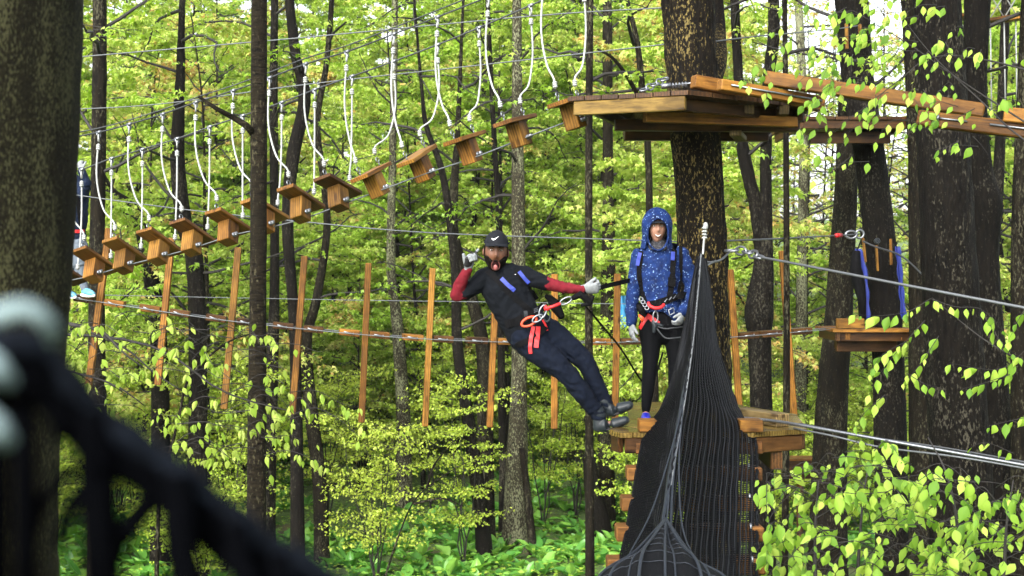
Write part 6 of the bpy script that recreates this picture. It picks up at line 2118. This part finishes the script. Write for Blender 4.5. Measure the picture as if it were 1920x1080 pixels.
lip2.tube([p - wu * (.0085 - .006 * abs(k)) for p, k in zip(sm, (-1, -.66, -.33, 0, .33, .66, 1))], [.002, .0036, .0046, .005, .0046, .0036, .002], 6); lip2.build('lip', M_LIP, woman)
wb_ = tree_of(jk, lg)
h1 = strap('harness_strap', wb_, [(1202, 464), (1201, 484), (1198, 510), (1202, 540), (1210, 566)], .040, M_BLACKWEB, woman)
strap('tab', wb_, [(1200, 474), (1197, 487), (1195, 498)], .030, M_BLUEWEB, h1, .006, 10, lift=.009)
h2 = strap('harness_strap', wb_, [(1266, 456), (1263, 478), (1261, 508), (1259, 535), (1254, 560)], .046, M_BLACKWEB, woman)
strap('tab', wb_, [(1262, 472), (1261.5, 480), (1261, 488)], .032, M_BLUEWEB, h2, .007, 10, lift=.009)
strap('harness_strap', wb_, [(1276, 462), (1277, 490), (1276, 520), (1272, 548)], .028, M_BLACKWEB, woman)
strap('buckle', wb_, [(1260, 520), (1259, 537)], .062, M_BLACKWEB, woman, .012, 8, lift=.01)
strap('waist_belt', wb_, [(1196, 574), (1215, 572), (1238, 567), (1262, 558), (1282, 552)], .058, M_BLACKWEB, woman, .010, lift=.006)
for k in range(3): strap('buckle', wb_, [(1246 + 8 * k, 566 - 3 * k), (1251 + 8 * k, 560 - 3 * k)], .007, M_STEEL, woman, .005, 5, lift=.018)
WH = WD - .18
rl_ = MB(); rl_.tube([q[:3] for q in spline([(*P(1215, 567, WH), 0), (*P(1219, 574, WH - .02), 0), (*P(1230, 578, WH - .03), 0), (*P(1240, 576, WH - .02), 0), (*P(1245, 571, WH), 0)], 14)], .014, 8); rl_.build('rope_loop', M_REDWEB, woman)
gd = blob('gear', [[(P(1197, 574, WH), .02), (P(1203, 582, WH - .01), .032), (P(1206, 592, WH), .022)], [(P(1213, 570, WH), .018), (P(1206, 578, WH), .022)]], .007, M_BLACKWEB, woman, 3)
for k in range(4): 
    cc_ = MB(); cc_.torus(P(1202 + 3.6 * k, 561 + 5.5 * k, WH - .02), (0, -1, .3), .016, .005, 10, 5); cc_.build('chain_link', M_STEEL, woman)
og = MB(); og.tube([P(1199, 590, WH), P(1204, 596, WH - .01), P(1204, 604, WH)], [.013, .018, .008], 8); og.build('rescue_tag', M_ORANGE, woman)
strap('leg_loop', wb_, [(1200, 616), (1207, 604), (1216, 594), (1224, 602)], .03, M_REDWEB, woman, .005, 12, lift=.006)
strap('leg_loop', wb_, [(1214, 590), (1224, 597), (1236, 606)], .028, M_REDWEB, woman, .005, 12, lift=.006)
carabiner('carabiner', P(1229, 594, WH - .01), Vector((0, 0, 1)), .045, .020, .006, M_STEEL, woman)
cl_ = MB(); cl_.tube([P(1229, 577, WH - .02), P(1229, 586, WH - .02)], .007, 6); cl_.build('swivel', M_STEEL, woman)
gp = blob('pulley', [[(P(1225, 604, WH), .018), (P(1228, 612, WH), .022), (P(1226, 622, WH), .014)], [(P(1230, 606, WH), .012), (P(1241, 611, WH), .014)]], .006, M_RUBBER, woman, 3)
for ys, ye, sg_ in ((611, 615, 8), (614, 634, 22)):
    ly = MB(); ly.tube([q[:3] for q in spline([(*P(1230, ys, WH), 0), (*P(1246, (ys + ye) / 2 + sg_ * .4, WH), 0), (*P(1262, ye, WH), 0), (*P(1280, ye - 2, WH + .05), 0)], 16)], .006, 6); ly.build('lanyard', M_CABLE_D, woman)
cb_ = MB(); cb_.torus(P(1259, 584, WH), Vector((0, -1, 0)), .026, .006, 4, 5, 1.3, Vector((.5, 0, 1))); cb_.build('buckle', M_STEEL, woman)

# ---- third climber, mostly behind the mossy trunk
TD = 17.5
def T(x, y, d=0.0): return P(x, y, TD + d)
tc = T(150, 552)
TH = T(118, 322)
tu = Vector((0, 0, 1)); tf = Vector((.75, -.65, 0)).normalized(); tr = tf.cross(tu).normalized()
tp_ = head_fn(TH, tr, tu, tf, 1.0, 0)
SD = Vector((.8, .6, 0))
t_sp = [(T(136, 452), .165, .12, SD), (T(136, 425), .155, .115, SD), (T(137, 392), .17, .12, SD), (T(136, 358), .185, .115, SD), (T(132, 342), .14, .09, SD)]
ta1 = [(T(148, 350), .06), (T(158, 366, -.15), .052), (T(163, 345, -.25), .045), (T(153, 320, -.3), .036)]
ta2 = [(T(118, 350), .06), (T(108, 368, .1), .05), (T(120, 340, .1), .042), (T(132, 316, .05), .034)]
tl1 = [(T(146, 462), .10), (T(150, 490), .085), (T(153, 515), .062), (T(158, 538), .045), (T(161, 546), .042)]
tl2 = [(T(128, 462), .10), (T(128, 495), .08), (T(126, 522), .058), (T(126, 546), .045)]
th1 = hand_chains(T(153, 319, -.3), (-.3, 0, .9), (.7, -.3, .3), (.4, -.8, .2), (1.1, 1.1, 1.1, 1.1), (.6, .6, .3))
third = blob('person', [grow_rows(t_sp, -.02), [(T(128, 345), .06), (T(122, 332), .055)]] + [grow_rows(c, -.008) for c in (ta1, ta2, tl1, tl2)] + th1, .010, M_SKIN_F, None, 3, 0, loc=tc, extra=[head_mesh(tp_, 30, 36)])
tag(third, 'climber in navy jacket and grey shorts half hidden behind the mossy trunk', 'person')
tj = blob('jacket', [grow_rows(t_sp[1:], .02), grow_rows(ta1, .014), grow_rows(ta2, .014), [(T(136, 446), .17, .13, SD), (T(136, 420), .17, .13, SD)]], .013, M_NAVY, third, 4, .01)
ts = blob('shorts', [[(T(137, 445), .165, .12, SD), (T(137, 462), .16, .12, SD)], grow_rows(tl1[:2], .025), grow_rows(tl2[:2], .025), [(T(150, 478), .10), (T(151, 486), .10)]], .012, M_SHORTS, third, 4, .008)
tk = blob('leggings', [grow_rows(tl1[1:], .006), grow_rows(tl2[1:], .006)], .011, M_SHORTS, third, 3)
tb_ = tree_of(tj, ts)
strap('harness_belt', tb_, [(118, 432), (138, 434), (157, 433)], .04, M_REDWEB, third, .01, 10, 17.3)
strap('harness_strap', tb_, [(140, 350), (146, 380), (150, 410), (152, 430)], .05, M_BLACKWEB, third, .01, 12, 17.3)
blob('glove', [grow_rows(c, .004) for c in th1], .007, M_GLOVE, third, 2)
for (x0, y0) in ((163, 549), (128, 552)):
    sh = blob('shoe', [[(T(x0 - 4, y0 - 3), .045), (T(x0 + 2, y0 - 1, -.05), .048), (T(x0 + 11, y0 + 2, -.1), .036)]], .009, simple('teal_orange_shoe', (.05, .16, .22), .6, scale=14, var=.9), third, 3)
    so = MB(); so.tube([T(x0 - 10, y0 + 4, 0), T(x0 + 2, y0 + 5, -.06), T(x0 + 14, y0 + 5, -.12)], [.022, .026, .018], 8); so.build('sole', M_WHITE, sh)
hm = MB(); hm.add(*patch(tp_, (0, 1.5), (0, 2 * math.pi), 12, 30, .022)); hm.build('helmet', M_HELMET, third)

# bright blue cover glimpsed between the trunks
c0 = P(1172, 585, 27)
M_TARP = simple('turquoise_tarpaulin', (.012, .12, .25), .5, bumps=.4, scale=12)
tv = []
for i in range(9):
    for k in range(9):
        u, w_ = i / 8 - .5, k / 8 - .5
        tv.append(c0 + Vector((u * .26, .06 * math.sin(u * 14 + w_ * 5), w_ * .62)))
tfs = [(i * 9 + k, (i + 1) * 9 + k, (i + 1) * 9 + k + 1, i * 9 + k + 1) for i in range(8) for k in range(8)]
mb = MB(); mb.add(tv + [v + Vector((0, .02, 0)) for v in tv], tfs + [tuple(81 + i for i in f[::-1]) for f in tfs])
tag(mb.build('tarpaulin', M_TARP, None, c0), 'bright turquoise tarpaulin hanging in the wood between post and woman', 'tarpaulin')

# ------------------------------------------------------------------ thin haze, added to lift the darks of the far wood
hz_m = bpy.data.materials.new('thin_haze'); hz_m.use_nodes = True
hn, hl = hz_m.node_tree.nodes, hz_m.node_tree.links
for x_ in list(hn):
    if x_.type == 'BSDF_PRINCIPLED': hn.remove(x_)
pv = hn.new('ShaderNodeVolumePrincipled')
pv.inputs['Color'].default_value = (.93, .96, .92, 1)
pv.inputs['Density'].default_value = .0002
pv.inputs['Anisotropy'].default_value = .2
hl.new(pv.outputs[0], [x_ for x_ in hn if x_.type == 'OUTPUT_MATERIAL'][0].inputs['Volume'])
mb = MB(); mb.box(Matrix.Translation((0, 48, 11)), 150, 160, 28)
hz = mb.build('haze', hz_m, None, (0, 48, 11), smooth=False); tag(hz, kind='stuff')
